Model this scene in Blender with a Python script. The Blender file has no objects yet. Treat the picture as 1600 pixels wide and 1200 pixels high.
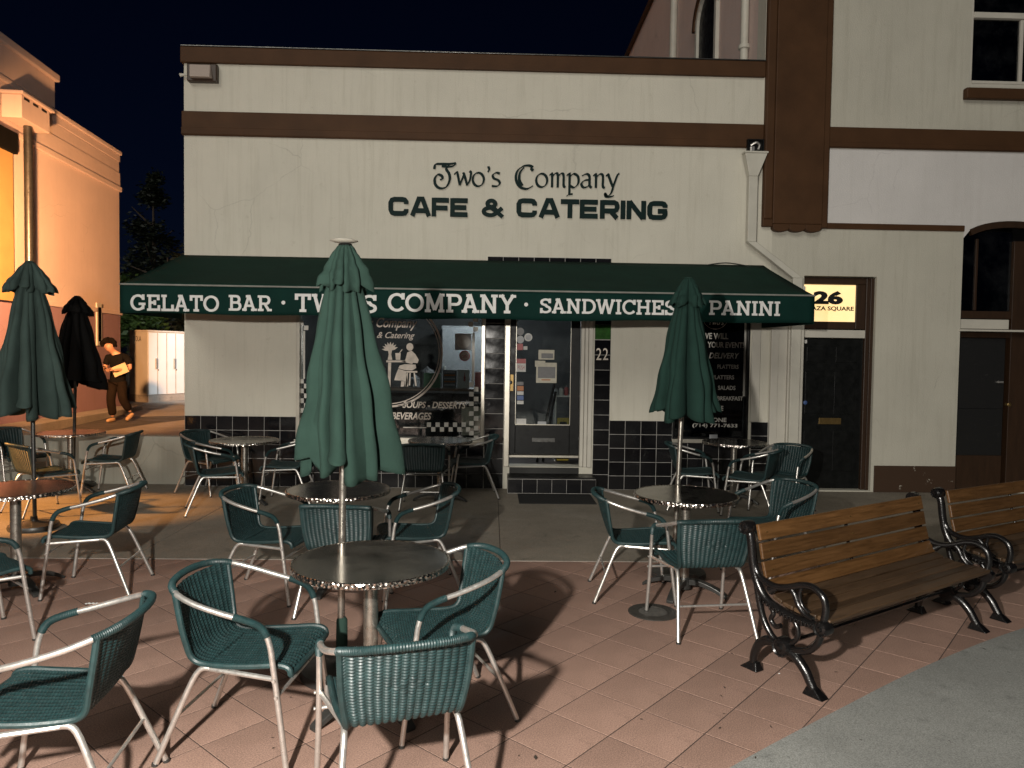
import bpy, bmesh, math, random
from mathutils import Vector, Matrix
random.seed(7)
PI = math.pi
R = math.radians
scene = bpy.context.scene
C = scene.collection

# ---------------------------------------------------------------- camera
FPX, CAM_H = 1130.0, 1.75
YAW, PITCH, ROLL = R(1.63), R(2.09), R(0.81)
CAM_R = (Matrix.Rotation(-YAW, 3, 'Z') @ Matrix.Rotation(PI/2 - PITCH, 3, 'X') @ Matrix.Rotation(ROLL, 3, 'Z'))
cam_data = bpy.data.cameras.new('camera')
cam_data.sensor_width = 36.0
cam_data.lens = 36.0 * FPX / 1600.0
cam_data.clip_start = 0.05
cam_data.clip_end = 400.0
cam = bpy.data.objects.new('camera', cam_data)
C.objects.link(cam)
cam.matrix_world = Matrix.Translation((0, 0, CAM_H)) @ CAM_R.to_4x4()
scene.camera = cam

# ---------------------------------------------------------------- night sky, light, exposure
world = bpy.data.worlds.new('World')
scene.world = world
world.use_nodes = True
wn, wl = world.node_tree.nodes, world.node_tree.links
wn.clear()
sky = wn.new('ShaderNodeTexSky')
sky.sky_type = 'NISHITA'
sky.sun_disc = False
SUN_EL, SUN_AZ = R(27), R(-20)          # soft light of the square's lamps: from behind and a little left of the camera
sky.sun_elevation = SUN_EL
sky.sun_rotation = PI + SUN_AZ
tint = wn.new('ShaderNodeMixRGB'); tint.blend_type = 'MULTIPLY'; tint.inputs[0].default_value = 1.0
tint.inputs[2].default_value = (0.26, 0.40, 1.0, 1)
bg = wn.new('ShaderNodeBackground'); bg.inputs[1].default_value = 0.0010
wo = wn.new('ShaderNodeOutputWorld')
wl.new(sky.outputs[0], tint.inputs[1]); wl.new(tint.outputs[0], bg.inputs[0]); wl.new(bg.outputs[0], wo.inputs[0])

def lamp(name, kind, loc, energy, color, radius=0.1, aim=None, angle=None, blend=0.5):
    d = bpy.data.lights.new(name, kind)
    d.energy = energy
    d.color = color
    if kind == 'SUN': d.angle = angle
    else: d.shadow_soft_size = radius
    if kind == 'SPOT': d.spot_size = angle; d.spot_blend = blend
    o = bpy.data.objects.new(name, d)
    o.location = loc
    if aim is not None:
        o.rotation_euler = (Vector(aim) - Vector(loc)).to_track_quat('-Z', 'Y').to_euler()
    C.objects.link(o)
    return o

sd = Vector((math.sin(SUN_AZ)*math.cos(SUN_EL), -math.cos(SUN_AZ)*math.cos(SUN_EL), math.sin(SUN_EL)))
lamp('sun', 'SUN', sd*30, 0.68, (1.0, 0.955, 0.86), aim=(0, 0, 0), angle=R(24))
# lamp standing in the square beside the photographer (throws the hard shadows)
lamp('square_lamp_light', 'POINT', (-0.95, -0.15, 2.2), 1380, (1.0, 0.945, 0.865), 0.055)
# orange lamp on the pink building, left of the frame
lamp('orange_lamp_light', 'SPOT', (-6.5, 9.5, 3.6), 7600, (1.0, 0.48, 0.19), 0.15, aim=(-10.2, 20.5, 3.3), angle=R(82), blend=1.0)
lamp('orange_door_light', 'SPOT', (-9.1, 12.6, 4.6), 170, (1.0, 0.40, 0.07), 0.12, aim=(-9.9, 14.6, 3.2), angle=R(120), blend=.8)
lamp('orange_patio_light', 'SPOT', (-8.2, 6.9, 2.6), 2200, (1.0, 0.42, 0.10), 0.10, aim=(-5.2, 7.75, 0.0), angle=R(31), blend=.35)
# white security lamp in the alley behind the cafe, hidden by its corner
lamp('alley_lamp_light', 'SPOT', (-5.0, 20.0, 4.2), 1100, (0.86, 0.95, 1.0), 0.12, aim=(-9.0, 24.2, 1.0), angle=R(75), blend=.6)

scene.view_settings.view_transform = 'Standard'
scene.view_settings.look = 'None'
scene.view_settings.exposure = 0.2
scene.view_settings.gamma = 1.0
scene.view_settings.use_curve_mapping = False
scene.render.engine = 'CYCLES'
scene.cycles.use_denoising = True
scene.cycles.max_bounces = 6
scene.cycles.transparent_max_bounces = 12
scene.cycles.sample_clamp_indirect = 4.0

# ---------------------------------------------------------------- measuring helpers: where a point seen in the picture stands in the place
def ray(px, py):
    return CAM_R @ Vector(((px - 800)/FPX, -(py - 600)/FPX, -1.0))
def hit_y(px, py, Y):
    d = ray(px, py); t = Y/d.y
    return Vector((d.x*t, Y, CAM_H + d.z*t))
def hit_z(px, py, Z):
    d = ray(px, py); t = (Z - CAM_H)/d.z
    return Vector((d.x*t, d.y*t, Z))
def hit_x(px, py, X):
    d = ray(px, py); t = X/d.x
    return Vector((X, d.y*t, CAM_H + d.z*t))
WY = 9.58
def fx(px, py=560): return hit_y(px, py, WY).x
def fz(px, py): return hit_y(px, py, WY).z

# ---------------------------------------------------------------- mesh helpers
class MB:
    def __init__(s): s.v, s.f = [], []
    def add(s, vs, fs):
        b = len(s.v); s.v += [tuple(p) for p in vs]; s.f += [tuple(b+i for i in q) for q in fs]
        return s
    def box(s, x0, x1, y0, y1, z0, z1):
        return s.add([(x0,y0,z0),(x1,y0,z0),(x1,y1,z0),(x0,y1,z0),(x0,y0,z1),(x1,y0,z1),(x1,y1,z1),(x0,y1,z1)],
                     [(0,3,2,1),(4,5,6,7),(0,1,5,4),(1,2,6,5),(2,3,7,6),(3,0,4,7)])
    def tube(s, pts, r, n=10, closed=False, flat=1.0, cap=True):
        pts = [Vector(p) for p in pts]; N = len(pts)
        rad = r if isinstance(r, (list, tuple)) else [r]*N
        tan = []
        for i in range(N):
            a = pts[(i-1) % N] if (closed or i > 0) else pts[i]
            b = pts[(i+1) % N] if (closed or i < N-1) else pts[i]
            tan.append((b-a).normalized())
        up = Vector((0,0,1)) if abs(tan[0].z) < .9 else Vector((1,0,0))
        u = tan[0].cross(up).normalized(); base = len(s.v)
        for i in range(N):
            u = (u - tan[i]*u.dot(tan[i])).normalized(); w = tan[i].cross(u)
            for k in range(n):
                a = 2*PI*k/n
                s.v.append(tuple(pts[i] + u*(math.cos(a)*rad[i]) + w*(math.sin(a)*rad[i]*flat)))
        for i in range(N if closed else N-1):
            j = (i+1) % N
            for k in range(n):
                m = (k+1) % n
                s.f.append((base+i*n+k, base+i*n+m, base+j*n+m, base+j*n+k))
        if not closed and cap:
            s.f.append(tuple(base+k for k in range(n))[::-1]); s.f.append(tuple(base+(N-1)*n+k for k in range(n)))
        return s
    def lathe(s, prof, n=32, c=(0,0,0), sx=1, sy=1, cap=True):
        base = len(s.v); m = len(prof)
        for (r, z) in prof:
            for k in range(n):
                a = 2*PI*k/n
                s.v.append((c[0]+r*math.cos(a)*sx, c[1]+r*math.sin(a)*sy, c[2]+z))
        for i in range(m-1):
            for k in range(n):
                q = (k+1) % n
                s.f.append((base+i*n+k, base+i*n+q, base+(i+1)*n+q, base+(i+1)*n+k))
        if cap: s.f.append(tuple(base+k for k in range(n))[::-1]); s.f.append(tuple(base+(m-1)*n+k for k in range(n)))
        return s
    def prism(s, poly, w0, w1, fn):
        n = len(poly)
        vs = [fn(u, v, w0) for u, v in poly] + [fn(u, v, w1) for u, v in poly]
        fs = [tuple(range(n))[::-1], tuple(range(n, 2*n))] + [(i, (i+1) % n, n+(i+1) % n, n+i) for i in range(n)]
        return s.add(vs, fs)
    def grid(s, fn, nu, nv, wrap=False):
        base = len(s.v); W = nu if wrap else nu+1
        for j in range(nv+1):
            for i in range(W): s.v.append(tuple(fn(i/nu, j/nv)))
        for j in range(nv):
            for i in range(nu):
                a = base+j*W+i; b = base+j*W+(i+1) % W
                s.f.append((a, b, b+W, a+W))
        return s
    def mesh(s, name, mat, smooth=False, fix=True):
        me = bpy.data.meshes.new(name)
        me.from_pydata(s.v, [], s.f)
        if fix and len(s.f) < 20000:
            b = bmesh.new(); b.from_mesh(me); bmesh.ops.recalc_face_normals(b, faces=b.faces); b.to_mesh(me); b.free()
        me.materials.append(mat)
        if smooth:
            me.shade_smooth(); me.set_sharp_from_angle(angle=R(38))
        me.update()
        return me
    def build(s, name, mat, parent=None, smooth=False, bevel=0, fix=True):
        return link(name, s.mesh(name, mat, smooth, fix), parent, bevel)

def link(name, me, parent=None, bevel=0):
    o = bpy.data.objects.new(name, me); C.objects.link(o)
    if parent is not None: o.parent = parent
    if bevel:
        m = o.modifiers.new('bevel', 'BEVEL'); m.width = bevel; m.segments = 2; m.limit_method = 'ANGLE'; m.angle_limit = R(40)
    return o
def box(name, b, mat, parent=None, bevel=0.004):
    return MB().box(*b).build(name, mat, parent, bevel=bevel)
def tag(o, label, cat=None, group=None):
    o['label'] = label
    if cat: o['category'] = cat
    if group: o['group'] = group
    return o
def thing(name, label, cat, loc=(0,0,0), rz=0.0, group=None):
    o = bpy.data.objects.new(name, None); C.objects.link(o)
    o.empty_display_size = .1
    o.location = loc; o.rotation_euler = (0, 0, rz)
    return tag(o, label, cat, group)
def structure(o): o['kind'] = 'structure'; return o
def copy_tree(o, parent=None):
    c = o.copy(); C.objects.link(c)
    if parent is not None: c.parent = parent
    for ch in list(o.children): copy_tree(ch, c)
    return c
def smoothpath(pts, n=6, closed=False):
    P = [Vector(p) for p in pts]; N = len(P); out = []
    for i in range(N if closed else N-1):
        g = lambda k: P[k % N] if closed else P[max(0, min(N-1, k))]
        a, b, c, d = g(i-1), g(i), g(i+1), g(i+2)
        for k in range(n):
            t = k/n
            out.append(0.5*((2*b)+(c-a)*t+(2*a-5*b+4*c-d)*t*t+(3*b-a-3*c+d)*t**3))
    if not closed: out.append(P[-1])
    return out

# ---------------------------------------------------------------- materials
def nt(name):
    m = bpy.data.materials.new(name); m.use_nodes = True
    t = m.node_tree; p = t.nodes['Principled BSDF']
    return m, t, p
def noise(t, scale, detail=4, stretch=None, rough=.55, coord='Object', dist=0.0):
    tc = t.nodes.new('ShaderNodeTexCoord'); src = tc.outputs[coord]
    if stretch:
        mp = t.nodes.new('ShaderNodeMapping'); mp.inputs['Scale'].default_value = stretch
        t.links.new(src, mp.inputs[0]); src = mp.outputs[0]
    n = t.nodes.new('ShaderNodeTexNoise'); n.inputs['Scale'].default_value = scale; n.inputs['Detail'].default_value = detail
    n.inputs['Roughness'].default_value = rough; n.inputs['Distortion'].default_value = dist
    t.links.new(src, n.inputs['Vector'])
    return n.outputs['Fac']
def ramp(t, fac, stops):
    r = t.nodes.new('ShaderNodeValToRGB'); e = r.color_ramp.elements
    while len(e) < len(stops): e.new(.5)
    for i, (p, c) in enumerate(stops):
        e[i].position = p
        e[i].color = (c[0], c[1], c[2], 1) if isinstance(c, (tuple, list)) else (c, c, c, 1)
    t.links.new(fac, r.inputs[0]); return r.outputs[0]
def mul(t, a, b, fac=1.0, mode='MULTIPLY'):
    m = t.nodes.new('ShaderNodeMixRGB'); m.blend_type = mode
    if isinstance(fac, float): m.inputs[0].default_value = fac
    else: t.links.new(fac, m.inputs[0])
    for s, k in ((a, 1), (b, 2)):
        if isinstance(s, (tuple, list)): m.inputs[k].default_value = (*s[:3], 1)
        else: t.links.new(s, m.inputs[k])
    return m.outputs[0]
def bump(t, p, h, strength=.3, dist=.01):
    b = t.nodes.new('ShaderNodeBump'); b.inputs['Strength'].default_value = strength; b.inputs['Distance'].default_value = dist
    t.links.new(h, b.inputs['Height']); t.links.new(b.outputs[0], p.inputs['Normal'])
def mat(name, rgb, rough=.6, metal=0.0, var=.15, vs=6, bs=0, bst=.3, bd=.004, spec=.5, stretch=None, rvar=.0, rnd=0.0, emit=0.0, coat=0.0):
    m, t, p = nt(name)
    n = noise(t, vs, 5, stretch)
    col = ramp(t, n, [(.25, [c*(1-var) for c in rgb]), (.75, [min(1, c*(1+var)) for c in rgb])])
    if rnd:
        oi = t.nodes.new('ShaderNodeObjectInfo')
        col = mul(t, col, ramp(t, oi.outputs['Random'], [(0, 1-rnd), (1, 1+rnd)]))
    t.links.new(col, p.inputs['Base Color'])
    p.inputs['Roughness'].default_value = rough; p.inputs['Metallic'].default_value = metal
    p.inputs['Specular IOR Level'].default_value = spec
    p.inputs['Coat Weight'].default_value = coat; p.inputs['Coat Roughness'].default_value = .15
    if rvar:
        n2 = noise(t, vs*1.7, 4)
        t.links.new(ramp(t, n2, [(.3, max(0.02, rough-rvar)), (.75, min(1, rough+rvar))]), p.inputs['Roughness'])
    if bs: bump(t, p, noise(t, bs, 5), bst, bd)
    if emit:
        t.links.new(col, p.inputs['Emission Color']); p.inputs['Emission Strength'].default_value = emit
    return m
def stucco(name, rgb, dirt=.25, bs=90, warm=(.55, .47, .36)):
    m, t, p = nt(name)
    a = noise(t, 1.1, 6, None, .62)
    col = ramp(t, a, [(.28, [c*.93 for c in rgb]), (.72, [min(1, c*1.05) for c in rgb])])
    st = noise(t, 4.5, 8, (3.0, 3.0, .16), .72, dist=.4)
    col = mul(t, col, ramp(t, st, [(.50, (1, 1, 1)), (.82, (1-dirt*.58, 1-dirt*.60, 1-dirt*.68))]))
    sp = noise(t, 7, 6, None, .7)
    col = mul(t, col, ramp(t, sp, [(.62, (1, 1, 1)), (.82, (1-dirt*.8, 1-dirt*.85, 1-dirt))]))
    vo = t.nodes.new('ShaderNodeTexVoronoi'); vo.feature = 'DISTANCE_TO_EDGE'; vo.inputs['Scale'].default_value = .55
    tc = t.nodes.new('ShaderNodeTexCoord'); wob = t.nodes.new('ShaderNodeTexNoise'); wob.inputs['Scale'].default_value = 3.0; wob.inputs['Detail'].default_value = 8
    t.links.new(tc.outputs['Object'], wob.inputs['Vector'])
    vec = mul(t, tc.outputs['Object'], wob.outputs['Color'], .22, 'ADD'); t.links.new(vec, vo.inputs['Vector'])
    crack = ramp(t, vo.outputs['Distance'], [(.0, .76), (.004, 1.0)])
    col = mul(t, col, crack, ramp(t, noise(t, .9, 3), [(.50, 0.0), (.62, .8)]))
    t.links.new(col, p.inputs['Base Color'])
    p.inputs['Roughness'].default_value = .85; p.inputs['Specular IOR Level'].default_value = .25
    h = mul(t, noise(t, bs, 4), noise(t, 9, 3), .4, 'ADD')
    bump(t, p, h, .5, .008)
    return m

M_cream = stucco('cream_stucco', (.585, .56, .475), .30)
M_white = stucco('pale_stucco', (.62, .60, .58), .15)
M_beige = stucco('beige_stucco', (.50, .48, .405), .3)
M_pink = stucco('pink_stucco', (.66, .52, .46), .12)
M_purple = stucco('purple_stucco', (.30, .19, .215), .2)
M_pinkside = stucco('rose_stucco', (.62, .49, .44), .25)
M_brown = mat('brown_trim_paint', (.064, .030, .0128), .6, var=.22, vs=2.5, bs=70, bst=.25, spec=.2)
M_brownwood = mat('brown_wood_paint', (.032, .0155, .007), .45, var=.25, vs=5, stretch=(4, 4, .5), bs=40, bst=.15)
M_offwhite = mat('off_white_paint', (.52, .495, .43), .55, var=.10, vs=3, bs=50, bst=.1)
M_gutter = mat('cream_gutter_paint', (.52, .50, .43), .5, var=.10, vs=5)
M_concrete = stucco('concrete_wall', (.33, .315, .26), .35, 60)

def ground_mat(name, rgb, spots, rnd=0.0, stain=.45, sparkle=True):
    m, t, p = nt(name)
    col = ramp(t, noise(t, 1.3, 6, None, .65), [(.28, [c*.80 for c in rgb]), (.72, [c*1.16 for c in rgb])])
    col = mul(t, col, ramp(t, noise(t, 160, 3), [(.3, .62), (.7, 1.38)]))
    col = mul(t, col, ramp(t, noise(t, 4.5, 7, None, .7, dist=.6), [(.58, 1.0), (.74, 1-stain)]))
    col = mul(t, col, ramp(t, noise(t, 23, 4, None, .6), [(.68, 1.0), (.75, 1-spots)]))
    if rnd:
        oi = t.nodes.new('ShaderNodeObjectInfo')
        col = mul(t, col, ramp(t, oi.outputs['Random'], [(0, (1-rnd, 1-rnd*1.1, 1-rnd*1.15)), (1, (1+rnd, 1+rnd*.8, 1+rnd*.7))]))
    t.links.new(col, p.inputs['Base Color'])
    t.links.new(ramp(t, noise(t, 3, 4), [(.3, .55), (.7, .85)]), p.inputs['Roughness'])
    p.inputs['Specular IOR Level'].default_value = .3
    bump(t, p, mul(t, noise(t, 220, 3), noise(t, 14, 4), .5, 'ADD'), .35, .003)
    return m
M_paver = ground_mat('terracotta_paver', (.300, .194, .152), .5, .11, .44)
M_joint = mat('paver_joint', (.055, .036, .028), .9, var=.3, vs=14)
M_walk = ground_mat('grey_sidewalk', (.255, .226, .182), .45, .05, .5)
M_plaza = ground_mat('grey_plaza_concrete', (.235, .24, .225), .55, 0, .4)
M_asphalt = ground_mat('alley_asphalt', (.075, .068, .062), .3, 0, .3)
M_alleyconc = ground_mat('alley_concrete', (.30, .27, .235), .3, 0, .4)

def tile_mat():
    m, t, p = nt('black_glazed_tile')
    oi = t.nodes.new('ShaderNodeObjectInfo')
    col = ramp(t, oi.outputs['Random'], [(0, (.004, .004, .005)), (1, (.012, .012, .013))])
    t.links.new(col, p.inputs['Base Color'])
    t.links.new(ramp(t, noise(t, 5, 5), [(.3, .05), (.75, .20)]), p.inputs['Roughness'])
    bump(t, p, noise(t, 3.5, 2), .12, .01)
    return m
M_tile = tile_mat()
M_grout = mat('pale_grout', (.30, .29, .27), .85, var=.35, vs=9)
M_glowtile = mat('painted_glow_tile', (.02, .075, .012), .2, var=.5, vs=14)  # green light falling on one tile, put into its colour

def glass(name, tintc=(.55, .6, .6), r=.03, dirt=.05):
    m, t, p = nt(name)
    t.nodes.remove(p)
    out = t.nodes['Material Output']
    tr = t.nodes.new('ShaderNodeBsdfTransparent'); tr.inputs[0].default_value = (*tintc, 1)
    gl = t.nodes.new('ShaderNodeBsdfGlossy'); gl.inputs['Roughness'].default_value = r
    df = t.nodes.new('ShaderNodeBsdfDiffuse'); df.inputs[0].default_value = (.5, .52, .52, 1)
    fr = t.nodes.new('ShaderNodeFresnel'); fr.inputs[0].default_value = 1.6
    a = t.nodes.new('ShaderNodeMixShader'); b = t.nodes.new('ShaderNodeMixShader')
    t.links.new(fr.outputs[0], a.inputs[0]); t.links.new(tr.outputs[0], a.inputs[1]); t.links.new(gl.outputs[0], a.inputs[2])
    d = ramp(t, noise(t, 2.6, 7, None, .75), [(.45, 0.0), (.8, dirt)])
    t.links.new(d, b.inputs[0]); t.links.new(a.outputs[0], b.inputs[1]); t.links.new(df.outputs[0], b.inputs[2])
    t.links.new(b.outputs[0], out.inputs[0])
    return m
M_glass = glass('shop_glass', (.72, .75, .75), .03, .035)
M_darkglass = glass('dark_glass', (.30, .31, .32), .04, .02)

M_print = mat('white_window_print', (.55, .53, .48), .6, var=.2, vs=12)
M_printgold = mat('cream_window_print', (.62, .55, .47), .6, var=.25, vs=10)
M_printpink = mat('faded_window_print', (.58, .50, .43), .6, var=.25, vs=10)
M_black = mat('black_paint', (.006, .006, .006), .45, var=.4, vs=6, rvar=.15, spec=.25)
M_blackdoor = mat('black_door_paint', (.0045, .005, .0048), .45, var=.35, vs=7, rvar=.12, bs=40, bst=.08, spec=.25)
M_alu = mat('polished_aluminium', (.62, .60, .565), .36, .82, var=.12, vs=30, rvar=.10)
M_doormetal = mat('door_frame_metal', (.50, .47, .40), .35, .7, var=.12, vs=9)
M_brass = mat('aged_brass', (.24, .16, .06), .4, .8, var=.2, vs=20)
M_castiron = mat('black_cast_iron', (.006, .0055, .0055), .26, .1, var=.4, vs=40, bs=60, bst=.4, bd=.004, coat=.25)
M_base = mat('dark_table_base', (.055, .055, .052), .42, .5, var=.25, vs=14, rvar=.1)
M_darksteel = mat('dark_pole_steel', (.10, .10, .095), .36, .8, var=.2, vs=20, rvar=.1)
M_polealu = mat('umbrella_pole_aluminium', (.36, .34, .30), .33, .9, var=.2, vs=24, rvar=.1)
M_signgreen = mat('dark_green_sign_paint', (.0030, .0150, .0140), .6, var=.2, vs=9, spec=.15)
M_letter = mat('white_awning_print', (.60, .60, .58), .7, var=.08, vs=14)
def fabric(name, rgb, rough=.8, var=.18, sheen=.15, wear=.12, weave=900, wrinkle=0.0):
    m, t, p = nt(name)
    col = ramp(t, noise(t, 3.5, 6, None, .6), [(.25, [c*(1-var) for c in rgb]), (.75, [c*(1+var) for c in rgb])])
    col = mul(t, col, ramp(t, noise(t, 9, 6, (1, 1, .3), .65), [(.55, (1, 1, 1)), (.85, (1-wear, 1-wear, 1-wear))]))
    t.links.new(col, p.inputs['Base Color'])
    p.inputs['Roughness'].default_value = rough; p.inputs['Specular IOR Level'].default_value = .12
    p.inputs['Sheen Weight'].default_value = sheen
    hh = mul(t, noise(t, weave, 1), noise(t, 30, 4), .5, 'ADD')
    if wrinkle: hh = mul(t, hh, noise(t, 11, 6, (1, 1, .22), .6, dist=.8), wrinkle, 'ADD')
    bump(t, p, hh, .18 if not wrinkle else .55, .003 if not wrinkle else .012)
    return m
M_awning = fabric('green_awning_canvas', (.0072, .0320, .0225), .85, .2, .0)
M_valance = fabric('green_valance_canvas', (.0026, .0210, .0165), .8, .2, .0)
M_umb = fabric('green_umbrella_canvas', (.0235, .0485, .0385), .85, .2, .0, .28, wrinkle=1.0)
M_umb_dark = fabric('dark_green_umbrella_canvas', (.0125, .0335, .0265), .85, .2, .0, .25, wrinkle=1.0)
M_umb_grey = fabric('faded_green_umbrella_canvas', (.052, .080, .071), .85, .2, .0, .28, wrinkle=1.0)
M_umb_black = fabric('black_umbrella_canvas', (.004, .0037, .0035), .85, .2, .0)
M_edgehighlight = mat('highlight_grey_piping', (.20, .20, .18), .6, var=.2, vs=12)  # grey paints in the highlight along the awning's front edge

def wicker_mat(name, rgb):
    m, t, p = nt(name)
    col = ramp(t, noise(t, 26, 4), [(.3, [c*.72 for c in rgb]), (.72, [c*1.3 for c in rgb])])
    oi = t.nodes.new('ShaderNodeObjectInfo')
    col = mul(t, col, ramp(t, oi.outputs['Random'], [(0, .85), (1, 1.12)]))
    t.links.new(col, p.inputs['Base Color'])
    t.links.new(ramp(t, noise(t, 40, 4), [(.3, .40), (.75, .62)]), p.inputs['Roughness'])
    return m
M_wicker = wicker_mat('green_wicker', (.0090, .0265, .0275))
def wrap_mat():
    m = wicker_mat('green_cane_wrap', (.0095, .0285, .0295)); t = m.node_tree; p = t.nodes['Principled BSDF']
    bump(t, p, noise(t, 160, 2), .4, .002)
    return m
M_wrap = wrap_mat()
def tabletop():
    m, t, p = nt('brushed_steel_top')
    col = ramp(t, noise(t, 5, 6), [(.3, (.30, .285, .26)), (.75, (.42, .40, .37))])
    t.links.new(col, p.inputs['Base Color']); p.inputs['Metallic'].default_value = 1.0
    t.links.new(ramp(t, noise(t, 7, 6, None, .7), [(.3, .14), (.7, .26)]), p.inputs['Roughness'])
    vo = t.nodes.new('ShaderNodeTexVoronoi'); vo.inputs['Scale'].default_value = 26
    tc = t.nodes.new('ShaderNodeTexCoord'); t.links.new(tc.outputs['Object'], vo.inputs['Vector'])
    return m
M_top = tabletop()
def edge_mat():
    m, t, p = nt('swirled_steel_edge')
    p.inputs['Base Color'].default_value = (.55, .51, .46, 1); p.inputs['Metallic'].default_value = 1.0; p.inputs['Roughness'].default_value = .22
    vo = t.nodes.new('ShaderNodeTexVoronoi'); vo.inputs['Scale'].default_value = 48
    tc = t.nodes.new('ShaderNodeTexCoord'); t.links.new(tc.outputs['Object'], vo.inputs['Vector'])
    bump(t, p, vo.outputs['Distance'], .8, .01)
    return m
M_edge = edge_mat()
def wood(name, rgb):
    m, t, p = nt(name)
    g = noise(t, 5, 8, (.7, 14, 14), .65, dist=.4)
    col = ramp(t, g, [(.25, [c*.45 for c in rgb]), (.5, rgb), (.78, [c*1.45 for c in rgb])])
    oi = t.nodes.new('ShaderNodeObjectInfo')
    col = mul(t, col, ramp(t, oi.outputs['Random'], [(0, .72), (1, 1.22)]))
    col = mul(t, col, ramp(t, noise(t, 3, 6, (1, 3, 3), .7), [(.5, (1, 1, 1)), (.8, (.62, .60, .58))]))
    t.links.new(col, p.inputs['Base Color'])
    t.links.new(ramp(t, g, [(.3, .36), (.7, .6)]), p.inputs['Roughness'])
    bump(t, p, g, .25, .003)
    return m
M_wood = wood('varnished_bench_wood', (.098, .046, .0145))
M_wooddark = wood('worn_bench_seat_wood', (.060, .034, .0165))
# ================================================================ ground
g = MB().box(-120, 120, -60, 200, -.30, -.010)
structure(g.build('ground', M_joint))
paving = structure(MB().box(-9, 9, -4, 9.6, -.0099, -.0016).build('pavement', M_joint))
paving['label'] = 'terracotta paving laid diagonally in front of the cafe'
CURB_Y = (hit_z(230, 873, 0).y + hit_z(900, 877, 0).y)/2
def chamfer_slab(w, d, h, c):
    a, b = w/2, d/2
    m = MB()
    m.add([(-a,-b,-h),(a,-b,-h),(a,b,-h),(-a,b,-h),(-a,-b,-c),(a,-b,-c),(a,b,-c),(-a,b,-c),
           (-a+c,-b+c,0),(a-c,-b+c,0),(a-c,b-c,0),(-a+c,b-c,0)],
          [(0,1,5,4),(1,2,6,5),(2,3,7,6),(3,0,4,7),(4,5,9,8),(5,6,10,9),(6,7,11,10),(7,4,8,11),(8,9,10,11)])
    return m
PT, PA = .325, R(47.6)
pm = chamfer_slab(PT-.006, PT-.006, .007, .0010).mesh('paver', M_paver)
ca, sa = math.cos(PA), math.sin(PA)
ox, oy = .563, 3.283
cells = []
for i in range(-34, 30):
    for j in range(-34, 30):
        u, v = (i+.5)*PT, (j+.5)*PT
        x, y = ox+u*ca+v*sa, oy+u*sa-v*ca
        if not (.8 < y < CURB_Y+.25 and abs(x) < 7.5): continue
        v3 = CAM_R.transposed() @ Vector((x, y, -CAM_H))
        if v3.z > -.3: continue
        px, py = 800-v3.x/v3.z*FPX, 600+v3.y/v3.z*FPX
        seen = -70 < px < 1670 and py < 1290 and not (px > 1180 and py > 1240-.50*(px-1100))
        cells.append((not seen, x*x+y*y, x, y))
cells.sort()
rest = MB()
for k, (hid, d2, x, y) in enumerate(cells):
    z = random.uniform(-.0004, .0003); tlt = random.uniform(-.0006, .0006)
    if k < 300:
        o = link('paver', pm, paving)
        o.location = (x, y, z); o.rotation_euler = (tlt, random.uniform(-.0006, .0006), PA)
    else:
        w = PT/2-.0025
        q = [(x+du*ca*w+dv*sa*w, y+du*sa*w-dv*ca*w) for du, dv in ((-1,-1),(1,-1),(1,1),(-1,1))]
        rest.add([(*p, z) for p in q]+[(*p, -.008) for p in q], [(0,1,2,3),(0,4,5,1),(1,5,6,2),(2,6,7,3),(3,7,4,0)])
rp = rest.build('paver_field', M_paver, paving); rp['kind'] = 'stuff'

walk = structure(MB().box(-9, 12, CURB_Y+.002, WY+.2, -.009, -.002).build('sidewalk', M_joint))
walk['label'] = 'smooth grey concrete sidewalk along the shop fronts'
xs = [-9, -6.1, -3.05, .1, 3.2, 6.3, 12]
for a, b in zip(xs[:-1], xs[1:]):
    box('slab', (a+.003, b-.003, CURB_Y, WY+.1, -.008, .004), M_walk, walk, .003)
box('edge_strip', (-9, 12, CURB_Y-.012, CURB_Y-.002, -.008, .0045), M_offwhite if False else M_alleyconc, walk, 0)
# grey plaza in the lower right corner, with a curved edge
edge = smoothpath([hit_z(*p, 0) for p in [(1000, 1290), (1147, 1197), (1300, 1115), (1450, 1040), (1600, 982), (1800, 925)]], 8)
poly = [(p.x, p.y) for p in edge] + [(14, edge[-1].y+.8), (14, -4), (edge[0].x-.6, -4)]
structure(MB().prism(poly, -.009, .0045, lambda u, v, w: (u, v, w)).build('plaza_concrete', M_plaza))
# alley rising behind the low wall
ALZ = lambda y: .1 + .022*(y-11)
al = MB().add([(-40, 9.95, ALZ(9.95)), (-4.4, 9.95, ALZ(9.95)), (-4.4, 60, ALZ(60)), (-40, 60, ALZ(60))], [(0,1,2,3)])
structure(al.build('alley', M_asphalt))
def hit_alley(px, py, dz=0):
    d = ray(px, py); t = (CAM_H - .1 + .022*11 - dz)/(.022*d.y - d.z)
    return Vector((d.x*t, d.y*t, CAM_H + d.z*t))
def alley_sheet(name, pts, mt, lift=.004):
    P = [hit_alley(*p) for p in pts]
    m = MB().add([(p.x, p.y, ALZ(p.y)+lift) for p in P] + [(p.x, p.y, ALZ(p.y)-.02) for p in P],
                 [tuple(range(len(P)))] + [(i, (i+1) % len(P), len(P)+(i+1) % len(P), len(P)+i) for i in range(len(P))])
    return structure(m.build(name, mt))
alley_sheet('alley_path', [(60, 690), (300, 690), (300, 655), (240, 662)], M_alleyconc)
alley_sheet('alley_pavement', [(180, 641), (232, 629), (300, 612), (330, 640), (300, 649), (200, 651)], M_alleyconc)

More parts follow.
